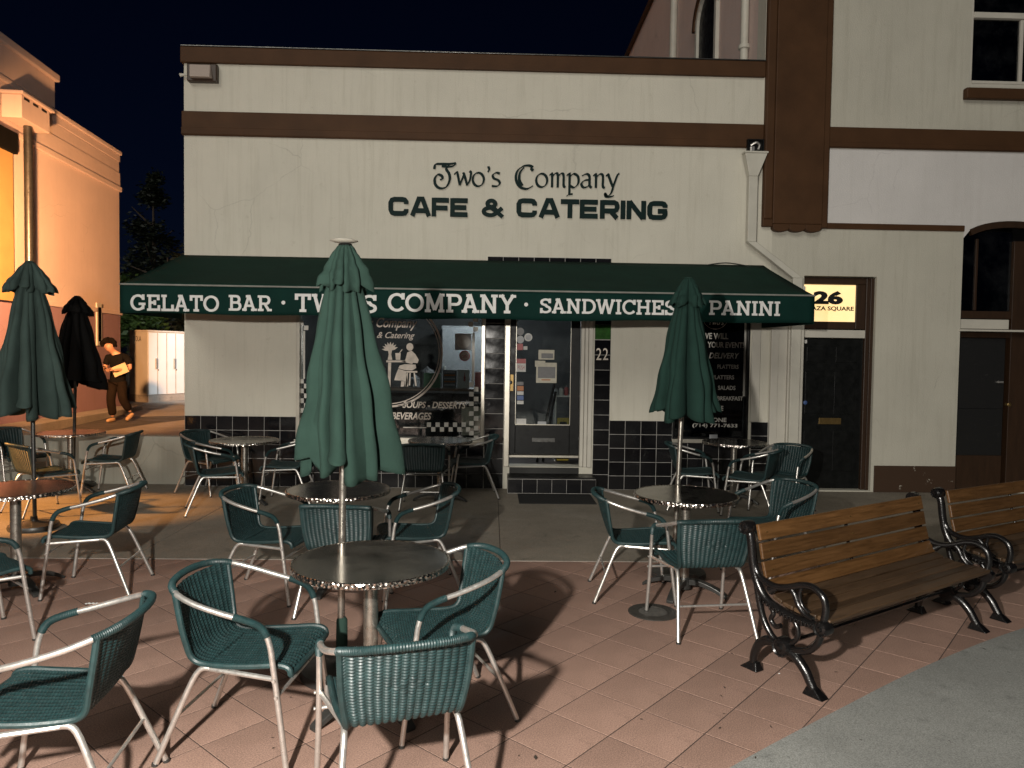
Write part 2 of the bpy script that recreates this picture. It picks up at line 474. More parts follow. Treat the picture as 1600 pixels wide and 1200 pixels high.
# ================================================================ cafe building
def wall(x0, x1, z0, z1, holes, yf, yb):
    X = sorted({x0, x1, *[h[i] for h in holes for i in (0, 1)]}); Z = sorted({z0, z1, *[h[i] for h in holes for i in (2, 3)]})
    X = [x for x in X if x0 <= x <= x1]; Z = [z for z in Z if z0 <= z <= z1]
    def solid(i, j):
        if not (0 <= i < len(X)-1 and 0 <= j < len(Z)-1): return False
        cx, cz = (X[i]+X[i+1])/2, (Z[j]+Z[j+1])/2
        return not any(h[0] < cx < h[1] and h[2] < cz < h[3] for h in holes)
    m = MB()
    for i in range(len(X)-1):
        for j in range(len(Z)-1):
            if not solid(i, j): continue
            a, b, c, d = X[i], X[i+1], Z[j], Z[j+1]
            m.add([(a,yf,c),(b,yf,c),(b,yf,d),(a,yf,d)], [(0,1,2,3)]); m.add([(a,yb,c),(b,yb,c),(b,yb,d),(a,yb,d)], [(3,2,1,0)])
            if not solid(i-1, j): m.add([(a,yf,c),(a,yb,c),(a,yb,d),(a,yf,d)], [(3,2,1,0)])
            if not solid(i+1, j): m.add([(b,yf,c),(b,yb,c),(b,yb,d),(b,yf,d)], [(0,1,2,3)])
            if not solid(i, j-1): m.add([(a,yf,c),(b,yf,c),(b,yb,c),(a,yb,c)], [(3,2,1,0)])
            if not solid(i, j+1): m.add([(a,yf,d),(b,yf,d),(b,yb,d),(a,yb,d)], [(0,1,2,3)])
    return m
mean = lambda L: sum(L)/len(L)
XL = fx(288, 400); XP = fx(1194, 150)              # left corner of the cafe; left side of the brown pier
Z_TOP = mean([fz(*p) for p in [(283,72),(560,81),(960,92),(1195,100)]])
Z_CB = mean([fz(*p) for p in [(285,96),(560,105),(960,118),(1190,124)]])
Z_BT = mean([fz(*p) for p in [(285,175),(560,181),(960,190),(1192,194)]])
Z_BB = mean([fz(*p) for p in [(285,213),(560,219),(960,227.6),(1160,230)]])
Z_WT = mean([fz(290,651), fz(952,655)])            # top of the tiled plinth
WA = (fx(463,600), fx(757,600), mean([fz(463,690), fz(757,688)]), 2.62)     # display window opening
DR = (fx(788,600), fx(926,600), .30, 2.62)                                    # door opening
WB = (fx(1052,600), fx(1170,600), fz(1120,687), 2.62)
cafe = thing('cafe_building', 'single storey cream stucco cafe with brown bands, black tile plinth and raised lettering', 'building', (0,0,0))
wall(XL, fx(1203,500), 0, Z_TOP-.03, [WA, DR, WB], WY, WY+.28).build('wall', M_cream, cafe)
MB().box(XL, XL+.25, WY+.281, 18, 0, Z_TOP-.035).build('side_wall', M_cream, cafe)
MB().box(XL+.252, XP+.2, WY+.281, 18, Z_TOP-.75, Z_TOP-.55).build('roof', M_base, cafe)
MB().box(XL-.03, XP-.002, WY-.05, WY+.34, Z_CB, Z_TOP).build('cornice', M_brown, cafe, bevel=.012)
MB().box(XL-.02, XP-.002, WY-.035, WY-.001, Z_BB, Z_BT).build('band', M_brown, cafe, bevel=.01)
MB().box(XL-.02, XP-.002, WY-.048, WY-.036, Z_BB+.012, Z_BB+.10).build('band_moulding', M_brown, cafe, bevel=.008)
MB().box(XL-.02, XP-.002, WY-.06, WY+.35, Z_TOP+.001, Z_TOP+.014).build('coping_flashing', M_darksteel, cafe, bevel=.003)
box('door_sill_wall', (DR[0]+.002, DR[1]-.002, WY+.001, WY+.27, 0, .2995), M_black, cafe, 0)
for px, py in ((351, 73), (502, 79), (800, 86)):
    MB().tube([(fx(px,py), WY+.05, Z_TOP+.014), (fx(px,py), WY+.05, Z_TOP+.045)], .014, 8).build('roof_bracket', M_darksteel, cafe)
MB().tube(smoothpath([(fx(905,92), WY+.12, Z_TOP+.02), (fx(960,92), WY+.1, Z_TOP+.045), (fx(1010,96), WY+.1, Z_TOP+.05), (fx(1062,98), WY+.08, Z_TOP+.02)]), .014, 8).build('roof_cable', M_darksteel, cafe)

# black glazed tiles, each a piece, over a pale grout bed
TS = .205
tile_cache = {}
def tile_mesh(w, h):
    k = (round(w, 4), round(h, 4))
    if k not in tile_cache:
        m = chamfer_slab(w, h, .010, .0022)
        m.v = [(x, z, y) for x, y, z in m.v]
        m.v = [(x, -y, z) for x, y, z in m.v]
        tile_cache[k] = m.mesh('tile', M_tile)
    return tile_cache[k]
def tiles(x0, x1, z0, z1, nx, nz, skip=(), bed=True, y=WY):
    if bed: MB().box(x0, x1, y-.010, y-.0005, z0, z1).build('grout_bed', M_grout, cafe)
    w, h = (x1-x0)/nx, (z1-z0)/nz
    me = tile_mesh(w-.007, h-.007)
    for i in range(nx):
        for j in range(nz):
            if (i, j) in skip: continue
            o = link('tile', me, cafe)
            o.location = (x0+(i+.5)*w, y-.0145+random.uniform(-.0008, .0008), z0+(j+.5)*h)
            o.rotation_euler = (random.uniform(-.004, .004), 0, random.uniform(-.004, .004))
XF0, XF1 = fx(757,600), fx(787,600)
XG0, XG1 = fx(927.5,600), fx(953,600)
tiles(XL+.005, WA[0]-.002, .006, Z_WT, 7, 5)
tiles(WA[0], WA[1]-.002, .006, WA[2]-.045, 11, 3)
tiles(WA[1]+.004, DR[0]-.004, .006, 2.60, 1, 13)
tiles(XG0+.002, XG1, .006, 2.60, 1, 13, skip=((0, 10),))
tiles(XG1+.002, WB[0]-.002, .006, Z_WT, 4, 5)
tiles(WB[0], WB[1]+.03, .006, WB[2]-.045, 5, 3)
tiles(WB[1]+.04, fx(1199,680), .006, Z_WT, 1, 5)
tiles(fx(762,406), fx(955,408), fz(860,424), fz(860,402.6), 8, 1)
ztl = 2.60/13
tag(box('glow_tinted_tile', (XG0+.006, XG1-.004, WY-.0175, WY-.011, ztl*10+.009, ztl*11), M_glowtile, cafe, .002), 'tile beside the door with green light put into its colour')

def strip_text(body, x0, x1, z0, z1, y, mt, parent, name, extrude=.0015, bold=0.0, shear=0.0, each=False, tilt=0.0):
    cu = bpy.data.curves.new('text', 'FONT'); cu.body = body; cu.offset = bold; cu.extrude = .01; cu.shear = shear; cu.resolution_u = 4
    ob = bpy.data.objects.new('text', cu); C.objects.link(ob)
    dg = bpy.context.evaluated_depsgraph_get(); me = bpy.data.meshes.new_from_object(ob.evaluated_get(dg))
    bpy.data.objects.remove(ob); bpy.data.curves.remove(cu)
    vx = [v.co.x for v in me.vertices]; vy = [v.co.y for v in me.vertices]
    ax, bx, ay, by = min(vx), max(vx), min(vy), max(vy)
    for v in me.vertices:
        u = (v.co.x-ax)/(bx-ax)
        v.co = (x0+(x1-x0)*u, y-(v.co.z+.01)/.02*extrude, z0+(z1-z0)*(v.co.y-ay)/(by-ay)+tilt*(u-.5))
    b = bmesh.new(); b.from_mesh(me); bmesh.ops.remove_doubles(b, verts=b.verts, dist=1e-5)
    bmesh.ops.recalc_face_normals(b, faces=b.faces)
    out = []
    if each:
        todo = set(b.verts)
        while todo:
            st = [todo.pop()]; comp = set(st)
            while st:
                v = st.pop()
                for e in v.link_edges:
                    w = e.other_vert(v)
                    if w in todo: todo.discard(w); comp.add(w); st.append(w)
            idx = {v: i for i, v in enumerate(comp)}
            fs = {f for v in comp for f in v.link_faces}
            m = MB(); m.add([v.co[:] for v in comp], [[idx[v] for v in f.verts] for f in fs])
            out.append(m.build(name, mt, parent))
    else:
        b.to_mesh(me); me.materials.clear(); me.materials.append(mt)
        me.name = name; out.append(link(name, me, parent)); out[-1]['kind'] = 'stuff'
    b.free()
    return out

# raised sign letters on the wall ---------------------------------------------------
def ribbon(m, pts, wfun, fn, d0, d1, closed=False):
    P = [Vector((p[0], p[1])) for p in pts]; N = len(P); L, Rr = [], []
    for i in range(N):
        a = P[(i-1) % N] if (closed or i) else P[i]; b = P[(i+1) % N] if (closed or i < N-1) else P[i]
        t = (b-a).normalized(); n = Vector((-t.y, t.x)); w = wfun(t, i/(N-1 if N > 1 else 1))
        k = 1.0
        if 0 < i < N-1 or closed:
            t1 = (P[i]-a).normalized(); k = 1/max(.55, abs(t1.dot(t)))
        L.append(P[i]+n*w*k); Rr.append(P[i]-n*w*k)
    vs = [fn(p.x, p.y, d) for d in (d0, d1) for p in (L+Rr)]; fs = []
    for i in range(N if closed else N-1):
        j = (i+1) % N; a, b, c, d = i, j, N+j, N+i; o = 2*N
        fs += [(a,b,c,d), (o+a,o+d,o+c,o+b), (a,o+a,o+b,b), (d,c,o+c,o+d)]
    if not closed:
        o = 2*N; fs += [(0,N,o+N,o), (N-1,o+N-1,o+2*N-1,2*N-1)]
    m.add(vs, fs)
def arc(cx, cy, rx, ry, a0, a1, n=12):
    return [(cx+rx*math.cos(R(a0+(a1-a0)*k/n)), cy+ry*math.sin(R(a0+(a1-a0)*k/n))) for k in range(n+1)]
H_ = .128
MICRO = {
 'C': ([[(1.10,.64),(1.10,.74),(1.02,.85),(.88,.88),(.36,.88),(.20,.83),(.13,.70),(.13,.30),(.20,.17),(.36,.12),(.88,.12),(1.02,.15),(1.10,.26),(1.10,.36)]], 1.36),
 'A': ([[(.12,0),(.56,1)], [(.72,1),(1.16,0)], [(.44,.92),(.84,.92)], [(.34,.29),(.94,.29)]], 1.34),
 'F': ([[(.13,0),(.13,1)], [(.13,.88),(1.06,.88)], [(.13,.46),(.98,.46)]], 1.16),
 'E': ([[(.13,0),(.13,1)], [(.13,.88),(1.08,.88)], [(.13,.50),(1.0,.50)], [(.13,.12),(1.08,.12)]], 1.24),
 'T': ([[(.56,0),(.56,1)], [(.0,.88),(1.12,.88)]], 1.18),
 'R': ([[(.13,0),(.13,1)], [(.13,.88),(.88,.88),(1.00,.82),(1.04,.70),(1.04,.62),(.98,.48),(.86,.42),(.13,.42)], [(.66,.40),(1.04,.03)]], 1.26),
 'I': ([[(.14,0),(.14,1)]], .38),
 'N': ([[(.13,0),(.13,1)], [(.16,.96),(1.00,.04)], [(1.03,0),(1.03,1)]], 1.28),
 'G': ([[(1.08,.66),(1.08,.74),(1.00,.85),(.88,.88),(.36,.88),(.20,.83),(.13,.70),(.13,.30),(.20,.17),(.36,.12),(.88,.12),(1.02,.17),(1.08,.28),(1.08,.48)], [(.64,.46),(1.19,.46)]], 1.24),
 '&': ([arc(.52,.72,.20,.17,0,360,16), arc(.46,.30,.33,.20,0,360,18), [(.50,.52),(1.12,.02)], [(.82,.26),(1.08,.50)]], 1.2),
}
def micro_word(word, x0, x1, z0, z1, y):
    tot = sum(MICRO[c][1] for c in word)-.10; k = (x1-x0)/tot; h = z1-z0; cur = 0
    for c in word:
        m = MB()
        for si, s in enumerate(MICRO[c][0]):
            fn = lambda u, v, d, cur=cur, si=si: (x0+(cur+u)*k, y-d-si*.0008, z0+v*h)
            cl = (Vector(s[0])-Vector(s[-1])).length < 1e-4
            s = s[:-1] if cl else s
            ribbon(m, s, lambda t, _: H_*(1.0 if abs(t.x) > .6 else 1.08)*(.80 if c == '&' else 1), fn, 0, .028, cl)
        m.build('sign_letter', M_signgreen, cafe); cur += MICRO[c][1]
zt = [fz(*p) for p in [(640, 313), (1010, 318.5)]]; zb = [fz(*p) for p in [(640, 341), (1010, 347.5)]]
for word, a, b in (('CAFE', 607.5, 732), ('&', 752, 785), ('CATERING', 807, 1040)):
    micro_word(word, fx(a, 330), fx(b, 335), fz((a+b)/2, 326+(a+b)/2*.0135+3.3), fz((a+b)/2, 326+(a+b)/2*.0135-25.5), WY-.004)
# broad-nib capitals and minuscules of the upper line: strokes in x-height units
sp = lambda *p: [(q.x, q.y) for q in smoothpath([(a, b, 0) for a, b in p], 7)]
SCRIPT = {
 'T': ([sp((0.02,1.18),(.10,1.50),(.45,1.55),(.95,1.55),(1.42,1.62)), sp((1.42,1.62),(1.25,1.42),(.9,1.36),(.5,1.40)), sp((.98,1.46),(.80,1.2),(.98,.85),(1.02,.40),(.80,-.08),(.40,-.18),(.10,.08),(.06,.50),(.25,.78),(.50,.70),(.55,.50),(.40,.42))], 1.32),
 'w': ([sp((.0,.82),(.16,.98),(.22,.80),(.36,.06)), sp((.36,.06),(.52,.5),(.66,.92)), sp((.58,.96),(.70,.60),(.84,.06)), sp((.84,.06),(1.02,.45),(1.08,.95),(.98,1.05))], 1.16),
 'o': ([arc(.40,.48,.36,.48,90,450,20)], .92),
 "'": ([sp((.12,1.42),(.18,1.2),(.10,1.02))], .30),
 's': ([sp((.58,.92),(.34,.98),(.12,.80),(.20,.58),(.48,.44),(.58,.22),(.40,.02),(.06,.04))], .98),
 'C': ([sp((1.20,1.40),(.95,1.52),(.55,1.46),(.18,1.10),(.10,.55),(.35,.02),(.80,-.14),(1.22,.08)), sp((1.20,1.46),(1.10,1.30),(1.22,1.16)), sp((.62,1.38),(.36,1.0),(.32,.5),(.52,.08))], 1.38),
 'm': ([sp((.0,.84),(.12,.98),(.16,.85),(.16,.0)), sp((.16,.74),(.36,.98),(.52,.90),(.53,.0)), sp((.53,.74),(.74,.98),(.90,.88),(.92,.14),(1.04,.02))], 1.12),
 'p': ([sp((.0,.84),(.14,.98),(.18,.80),(.18,-.55)), sp((.0,-.62),(.18,-.50),(.40,-.46)), sp((.18,.74),(.46,.98),(.74,.76),(.74,.28),(.48,.0),(.20,.14))], .90),
 'a': ([sp((.10,.84),(.40,.98),(.58,.80),(.60,.18),(.74,.0)), sp((.60,.56),(.28,.52),(.06,.28),(.20,.02),(.46,.08),(.60,.26))], .84),
 'n': ([sp((.0,.84),(.12,.98),(.17,.85),(.17,.0)), sp((.17,.72),(.42,.98),(.62,.86),(.63,.14),(.76,.0))], .84),
 'y': ([sp((.0,.84),(.12,.98),(.22,.70),(.44,.10)), sp((.86,1.02),(.74,.94),(.50,.20),(.34,-.36),(.10,-.58),(-.05,-.40),(.02,-.62),(.34,-.62),(.52,-.54))], .9),
}
def script_line(text, px0, px1, py_x, py_base):
    adv = [SCRIPT[c][1] if c != ' ' else .55 for c in text]; tot = sum(adv)
    x0, x1 = fx(px0, 285), fx(px1, 285); k = (x1-x0)/tot
    zb0, zb1 = fz(px0, py_base), fz(px1, py_base+(px1-px0)*.0135)
    hh = fz(px0, py_x)-zb0; cur = 0
    for c, a in zip(text, adv):
        if c != ' ':
            m = MB()
            for si, st in enumerate(SCRIPT[c][0]):
                cl = c == 'o'
                w = lambda t, s: (.020+.062*abs(t.x*math.sin(R(38))-t.y*math.cos(R(38)))**.8)*(1.15 if c.isupper() else 1.0)
                def fn(u, v, d, cur=cur):
                    xx = x0+(cur+u)*k
                    return (xx, WY-.003-d-si*.0006, zb0+(zb1-zb0)*((xx-x0)/(x1-x0))+v*hh)
                ribbon(m, st[:-1] if cl else st, w, fn, 0.0, .022, cl)
            m.build('sign_letter', M_signgreen, cafe)
        cur += a
script_line("Two's Company", 678, 968, 268.5, 290.5)

# ---- awning ------------------------------------------------------------------
def side_depth(px, py, X):
    d = ray(px, py); return X/(d.x/d.y)
AXL, AXR = fx(287, 398), fx(1190, 415)
AY = (side_depth(198, 447, AXL) + side_depth(1282, 460, AXR))/2
AZW = mean([fz(287,398), fz(740,407), fz(1185,415)])-.012
AZF = mean([hit_y(198,446,AY).z, hit_y(740,456,AY).z, hit_y(1282,459,AY).z])
AZB = mean([hit_y(200,493,AY).z, hit_y(740,499,AY).z, hit_y(1280,503,AY).z])
aw = thing('shop_awning', 'long dark green canvas awning with white slab serif lettering over the cafe front', 'awning', (0,0,0))
def aw_fn(u, v):
    x = AXL+(AXR-AXL)*u; y = WY-.062+(AY-WY+.062)*v
    sag = .030*math.sin(PI*v)*(.6+.4*abs(math.sin(u*PI*5)))
    return (x, y, AZW+(AZF-AZW)*v-sag)
o = MB().grid(aw_fn, 60, 10).build('canopy', M_awning, aw, True)
sm = o.modifiers.new('thick', 'SOLIDIFY'); sm.thickness = .006
def val_fn(u, v):
    x = AXL+(AXR-AXL)*u
    return (x, AY-.004+.010*math.sin(u*34)*v*v-.006*math.sin(u*11)*v, AZF+.002+(AZB-AZF+.008*math.sin(u*27)+.006*math.sin(u*9.3))*v)
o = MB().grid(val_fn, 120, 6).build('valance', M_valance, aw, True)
sm = o.modifiers.new('thick', 'SOLIDIFY'); sm.thickness = .006; sm.offset = 1
for X, sgn in ((AXL, -1), (AXR, 1)):
    poly = [(WY-.062, AZW-.004), (AY, AZF-.004), (AY, AZB), (WY-.062, AZB+.02)]
    MB().prism(poly, X-.003, X+.003, lambda u, v, w: (w, u, v)).build('side_panel', M_valance, aw)
MB().tube([(AXL, AY-.010, AZF+.004), (fx(740,400)*.83, AY-.010, AZF+.002), (AXR, AY-.010, AZF+.004)], .010, 8).build('highlight_piping', M_edgehighlight, aw)
for k in range(1, 7):
    u = k/7; MB().tube([aw_fn(u, j/10) for j in range(11)], .0035, 6).build('seam', M_awning, aw, True)
MB().tube([(AXL+.01, AY+.03, AZF-.03), (AXR-.01, AY+.03, AZF-.03)], .016, 8).build('front_bar', M_darksteel, aw)
for k in range(6):
    X = AXL+.04+(AXR-AXL-.08)*k/5
    MB().tube([(X, AY+.03, AZF-.05), (X, WY-.09, AZF-.10)], .014, 8).build('support_arm', M_darksteel, aw)
MB().tube(smoothpath([(fx(1098,412), WY-.09, AZW-.01), (fx(1130,410), WY-.12, AZW+.022), (fx(1165,412), WY-.09, AZW-.01)]), .007, 6).build('cord', M_darksteel, aw)

T_ = .088                                            # half stroke
def bowl(x, y0, y1, w):
    h = (y1-y0)/2
    return [(x, y1), (x+w-h*.95, y1)] + arc(x+w-h*.95, (y0+y1)/2, h*.95, h, 90, -90, 10)[1:] + [(x, y0)]
q = T_*.85
SLAB = {  # strokes, horizontal slabs (x0, x1, y), advance
 'A': ([[(.15,.0),(.46,1)], [(.46,1),(.80,.0)], [(.27,.33),(.66,.33)]], [(.02,.32,q), (.60,.98,q), (.26,.48,1-q)], 1.0),
 'B': ([[(.22,0),(.22,1)], bowl(.22,.52,1-q,.50), bowl(.22,q,.52,.56)], [(.04,.22,q), (.04,.22,1-q)], .90),
 'C': ([arc(.50,.5,.41,.5-q,42,322,22), [(.83,.66),(.83,1)]], [], .96),
 'D': ([[(.22,0),(.22,1)], bowl(.22,q,1-q,.68)], [(.04,.22,q), (.04,.22,1-q)], 1.0),
 'E': ([[(.22,0),(.22,1)], [(.76,.66),(.76,1)], [(.80,0),(.80,.36)], [(.54,.36),(.54,.66)]], [(.04,.80,1-q), (.04,.84,q), (.22,.54,.51)], .92),
 'G': ([arc(.50,.5,.41,.5-q,42,318,22), [(.83,.66),(.83,1)], [(.82,.10),(.82,.44)]], [(.54,.98,.42)], 1.04),
 'H': ([[(.20,0),(.20,1)], [(.80,0),(.80,1)]], [(.02,.38,q), (.62,.98,q), (.02,.38,1-q), (.62,.98,1-q), (.2,.8,.5)], 1.04),
 'I': ([[(.22,0),(.22,1)]], [(.03,.41,q), (.03,.41,1-q)], .48),
 'L': ([[(.22,0),(.22,1)], [(.76,0),(.76,.40)]], [(.04,.80,q), (.04,.40,1-q)], .86),
 'M': ([[(.18,0),(.20,1)], [(.20,1),(.55,.12)], [(.55,.12),(.90,1)], [(.90,1),(.92,0)]], [(.02,.34,q), (.76,1.08,q), (.02,.24,1-q), (.86,1.08,1-q)], 1.14),
 'N': ([[(.20,0),(.20,1)], [(.20,.98),(.80,.04)], [(.80,0),(.80,1)]], [(.02,.38,q), (.02,.28,1-q), (.62,.98,1-q)], 1.04),
 'O': ([arc(.50,.5,.42,.5-q,0,360,28)], [], 1.04),
 'P': ([[(.22,0),(.22,1)], bowl(.22,.44,1-q,.58)], [(.04,.42,q), (.04,.22,1-q)], .86),
 'R': ([[(.22,0),(.22,1)], bowl(.22,.47,1-q,.56), [(.50,.46),(.76,.05)]], [(.04,.42,q), (.66,.96,q), (.04,.22,1-q)], .98),
 'S': ([arc(.40,.74,.28,.26-q,25,270,14)+arc(.40,.26,.31,.27-q,90,-155,14)[1:], [(.68,.68),(.68,.99)], [(.11,.0),(.11,.34)]], [], .82),
 'T': ([[(.44,0),(.44,1)], [(.10,.66),(.10,1)], [(.78,.66),(.78,1)]], [(.04,.84,1-q), (.26,.62,q)], .90),
 'W': ([[(.14,1),(.40,.02)], [(.40,.02),(.66,.96)], [(.66,.96),(.92,.02)], [(.92,.02),(1.18,1)]], [(.0,.30,1-q), (.54,.78,1-q), (1.04,1.32,1-q)], 1.34),
 'Y': ([[(.14,1),(.46,.46)], [(.80,1),(.46,.46)], [(.46,0),(.46,.5)]], [(.0,.30,1-q), (.64,.94,1-q), (.28,.64,q)], .94),
 "'": ([[(.14,1),(.12,.68)]], [], .28),
}
def slab_word(word, px0, px1, pyt, pyb, parent=aw):
    x0, x1 = hit_y(px0, pyb, AY).x, hit_y(px1, pyb, AY).x
    z1, z0 = hit_y((px0+px1)/2, pyt, AY).z, hit_y((px0+px1)/2, pyb, AY).z
    tot = sum(SLAB[c][2] for c in word); k = (x1-x0)/tot; h = z1-z0; cur = 0
    for c in word:
        st, sl, a = SLAB[c]; m = MB()
        for si, s in enumerate(st):
            cl = c == 'O'
            fn = lambda u, v, d, cur=cur, si=si: (x0+(cur+u)*k, AY-.017-d-si*.0003, z0+v*h)
            ribbon(m, s[:-1] if cl else s, lambda t, _: T_*(1.0 if abs(t.y) > .5 else .85), fn, 0, .002, cl)
        for si, (a0, a1, y) in enumerate(sl):
            fn = lambda u, v, d, cur=cur, si=si: (x0+(cur+u)*k, AY-.0185-d-si*.0003, z0+v*h)
            ribbon(m, [(a0, y), (a1, y)], lambda t, _: q, fn, 0, .002)
        m.build('letter', M_letter, parent)
        cur += a
for w in (('GELATO', 205, 344, 461, 486.5), ('BAR', 357.5, 426, 461.5, 486), ("TWO'S", 461, 590, 460, 488.5), ('COMPANY', 606, 806, 459.5, 488.5),
          ('SANDWICHES', 843, 1056, 468, 491), ('PANINI', 1106, 1219, 470.5, 493)): slab_word(*w)
for px, py in ((443.5, 473), (822, 476), (1081, 481)):
    p = hit_y(px, py, AY); m = MB()
    m.prism([(.021*math.cos(a*PI/10), .021*math.sin(a*PI/10)) for a in range(20)], 0, .0025, lambda u, v, w: (p.x+u, AY-.017-w, p.z+v))
    m.build('letter_dot', M_letter, aw)

# ---- display window ------------------------------------------------------------
GY = WY+.07
def rect_frame(o, w, d0, d1, mt, parent, name='frame', bevel=.004, bottom=True):
    x0, x1, z0, z1 = o
    box(name, (x0, x0+w, d0, d1, z0, z1), mt, parent, bevel); box(name, (x1-w, x1, d0, d1, z0, z1), mt, parent, bevel)
    box(name, (x0+w, x1-w, d0, d1, z1-w, z1), mt, parent, bevel)
    if bottom: box(name, (x0+w, x1-w, d0, d1, z0, z0+w), mt, parent, bevel)
def win_part(name, parent, label=None):
    o = bpy.data.objects.new(name, None); C.objects.link(o); o.parent = parent
    if label: o['label'] = label
    return o
wa = win_part('display_window', cafe, 'large dark display window with painted logo and checkered border')
rect_frame((WA[0], WA[1], WA[2], WA[3]), .045, WY-.02, WY+.10, M_doormetal, wa, 'window_frame')
box('glass', (WA[0]+.045, WA[1]-.045, GY, GY+.006, WA[2]+.045, WA[3]-.045), M_glass, wa, 0)
box('sill', (WA[0]-.02, WA[1]+.005, WY-.05, WY-.021, WA[2]-.042, WA[2]+.012), M_doormetal, wa, .004)
PY = GY-.0035
def pt(px, py): p = hit_y(px, py, PY); return p.x, p.z
def flat(poly, name, mt, parent, d=.0015, lift=0.0):
    return MB().prism(poly, 0, d, lambda u, v, w: (u, PY-w-lift, v)).build(name, mt, parent)
def px_text(body, a, b, t, bt, mt, parent, bold=0.0, shear=0.0, name='window_lettering'):
    x0, z1 = pt(a, t); x1, z0 = pt(b, bt)
    return strip_text(body, x0, x1, z0, z1, PY, mt, parent, name, .0015, bold, shear)
cx, cz = pt(606, 551); rr = pt(692, 551)[0]-cx
for r0, r1 in ((1.0, .965), (.94, .925)):
    m = MB(); n = 72; vs = []
    for k in range(n):
        a = 2*PI*k/n
        for r, d in ((r0, 0), (r1, 0), (r0, .0015), (r1, .0015)): vs.append((cx+rr*r*math.cos(a), PY-d, cz+rr*r*math.sin(a)))
    fs = []
    for k in range(n):
        a, b = 4*k, 4*((k+1) % n)
        fs += [(a+2, b+2, b+3, a+3), (a, a+1, b+1, b), (a, b, b+2, a+2), (a+1, a+3, b+3, b+1)]
    m.add(vs, fs); m.build('logo_ring', M_printpink, wa)
px_text("Two's Company", 545, 652, 495, 517, M_printpink, wa, .012, .35)
px_text('Cafe & Catering', 562, 648, 518, 532, M_printpink, wa, .01, .4)
px_text('- SOUPS - DESSERTS', 622, 728, 627, 638.5, M_printgold, wa, .025, .25)
px_text('BEVERAGES', 612, 674, 644, 656, M_printgold, wa, .025, .25)
def silhouette(pts, name='logo_figure', lift=0.0):
    return flat([pt(440+x/4.706, 490+y/4.706) for x, y in pts], name, M_printgold, wa, lift=lift)
sil = lambda c, r, n=14: [(c[0]+r*math.cos(2*PI*k/n), c[1]+r*1.1*math.sin(2*PI*k/n)) for k in range(n)]
silhouette(sil((943, 245), 26))
silhouette([(925,285),(955,272),(985,300),(1008,340),(1000,365),(968,362),(958,372),(915,360),(880,352),(910,340)])
silhouette([(868,382),(905,372),(985,375),(990,400),(960,418),(905,415),(858,402)])
silhouette([(858,406),(905,420),(918,440),(925,500),(880,492),(828,490),(840,450)])
silhouette([(880,496),(905,498),(900,535),(876,538)]); silhouette([(908,498),(924,502),(930,536),(908,534)])
silhouette([(905,422),(998,422),(998,434),(905,434)], lift=.0004)
for a in ((925, 436, 916, 535), (975, 436, 988, 532), (945, 436, 940, 528)): silhouette([(a[0]-5,a[1]),(a[0]+5,a[1]),(a[2]+6,a[3]),(a[2]-6,a[3])])
silhouette([(770,344),(912,344),(912,358),(770,358)]); silhouette([(784,360),(806,360),(800,540),(780,540)], lift=.0004)
silhouette([(836,290),(876,290),(872,340),(840,340)]); silhouette([(864,288),(884,262),(889,266),(870,290)], lift=.0004)
silhouette([(782,270),(812,270),(806,300),(814,340),(780,340),(788,300)])
for ang in range(20, 175, 22):
    ca_, sa_ = math.cos(R(ang)), -math.sin(R(ang)); bx_, by_ = 797, 268
    silhouette([(bx_-6*sa_, by_+6*ca_), (bx_+34*ca_-9*sa_, by_+34*sa_+9*ca_), (bx_+62*ca_, by_+62*sa_), (bx_+34*ca_+9*sa_, by_+34*sa_-9*ca_), (bx_+6*sa_, by_-6*ca_)], lift=.0004*(ang//22 % 3))
def checker(px0, py0, nx, ny, s, sy=None, par=0):
    m = MB(); sy = sy or s
    for i in range(nx):
        for j in range(ny):
            if (i+j+par) % 2 == 0:
                a, b = pt(px0+i*s, py0+j*sy), pt(px0+(i+1)*s-.4, py0+(j+1)*sy-.4)
                m.prism([(a[0],b[1]),(b[0],b[1]),(b[0],a[1]),(a[0],a[1])], 0, .0015, lambda u, v, w: (u, PY-w, v))
    m.build('checker_border', M_print, wa)
checker(732, 488, 2, 4, 7.6); checker(733, 597, 2, 12, 7.4, 7.6, 0); checker(667, 660, 10, 2, 6.8, 7.4); checker(467, 501, 2, 2, 7.6); checker(468, 592, 2, 12, 7.0, 7.6)
def bar(px0, py0, px1, py1, mt=M_print, par=None):
    a, b = pt(px0, py0), pt(px1, py1)
    return flat([(a[0],b[1]),(b[0],b[1]),(b[0],a[1]),(a[0],a[1])], 'border_line', mt, par or wa)
bar(738, 520, 741, 596); bar(474, 517, 476.5, 592); bar(630, 667, 666, 668.8)
M_sticker = {k: mat('sticker_'+k, c, .5, var=.15, vs=20) for k, c in dict(white=(.50,.49,.46), red=(.34,.07,.07), yellow=(.34,.25,.02), green=(.03,.13,.05), blue=(.05,.10,.26), grey=(.14,.14,.14), cream=(.45,.42,.33), orange=(.38,.13,.03), silver=(.33,.34,.35)).items()}
def sticker(px0, py0, px1, py1, c, par, d=.0012, Y=None, name='sticker', lift=0.0):
    Y = PY if Y is None else Y
    a, b = hit_y(px0, py0, Y), hit_y(px1, py1, Y)
    return MB().prism([(a.x,b.z),(b.x,b.z),(b.x,a.z),(a.x,a.z)], 0, d, lambda u, v, w: (u, Y-w-lift, v)).build(name, M_sticker[c], par)
def round_sticker(px, py, rpx, c, par, Y, lift=0.0):
    p = hit_y(px, py, Y); r = rpx*Y/FPX
    return MB().prism([(p.x+r*math.cos(a*PI/10), p.z+r*math.sin(a*PI/10)) for a in range(20)], 0, .0012, lambda u, v, w: (u, Y-w-lift, v)).build('sticker', M_sticker[c], par)
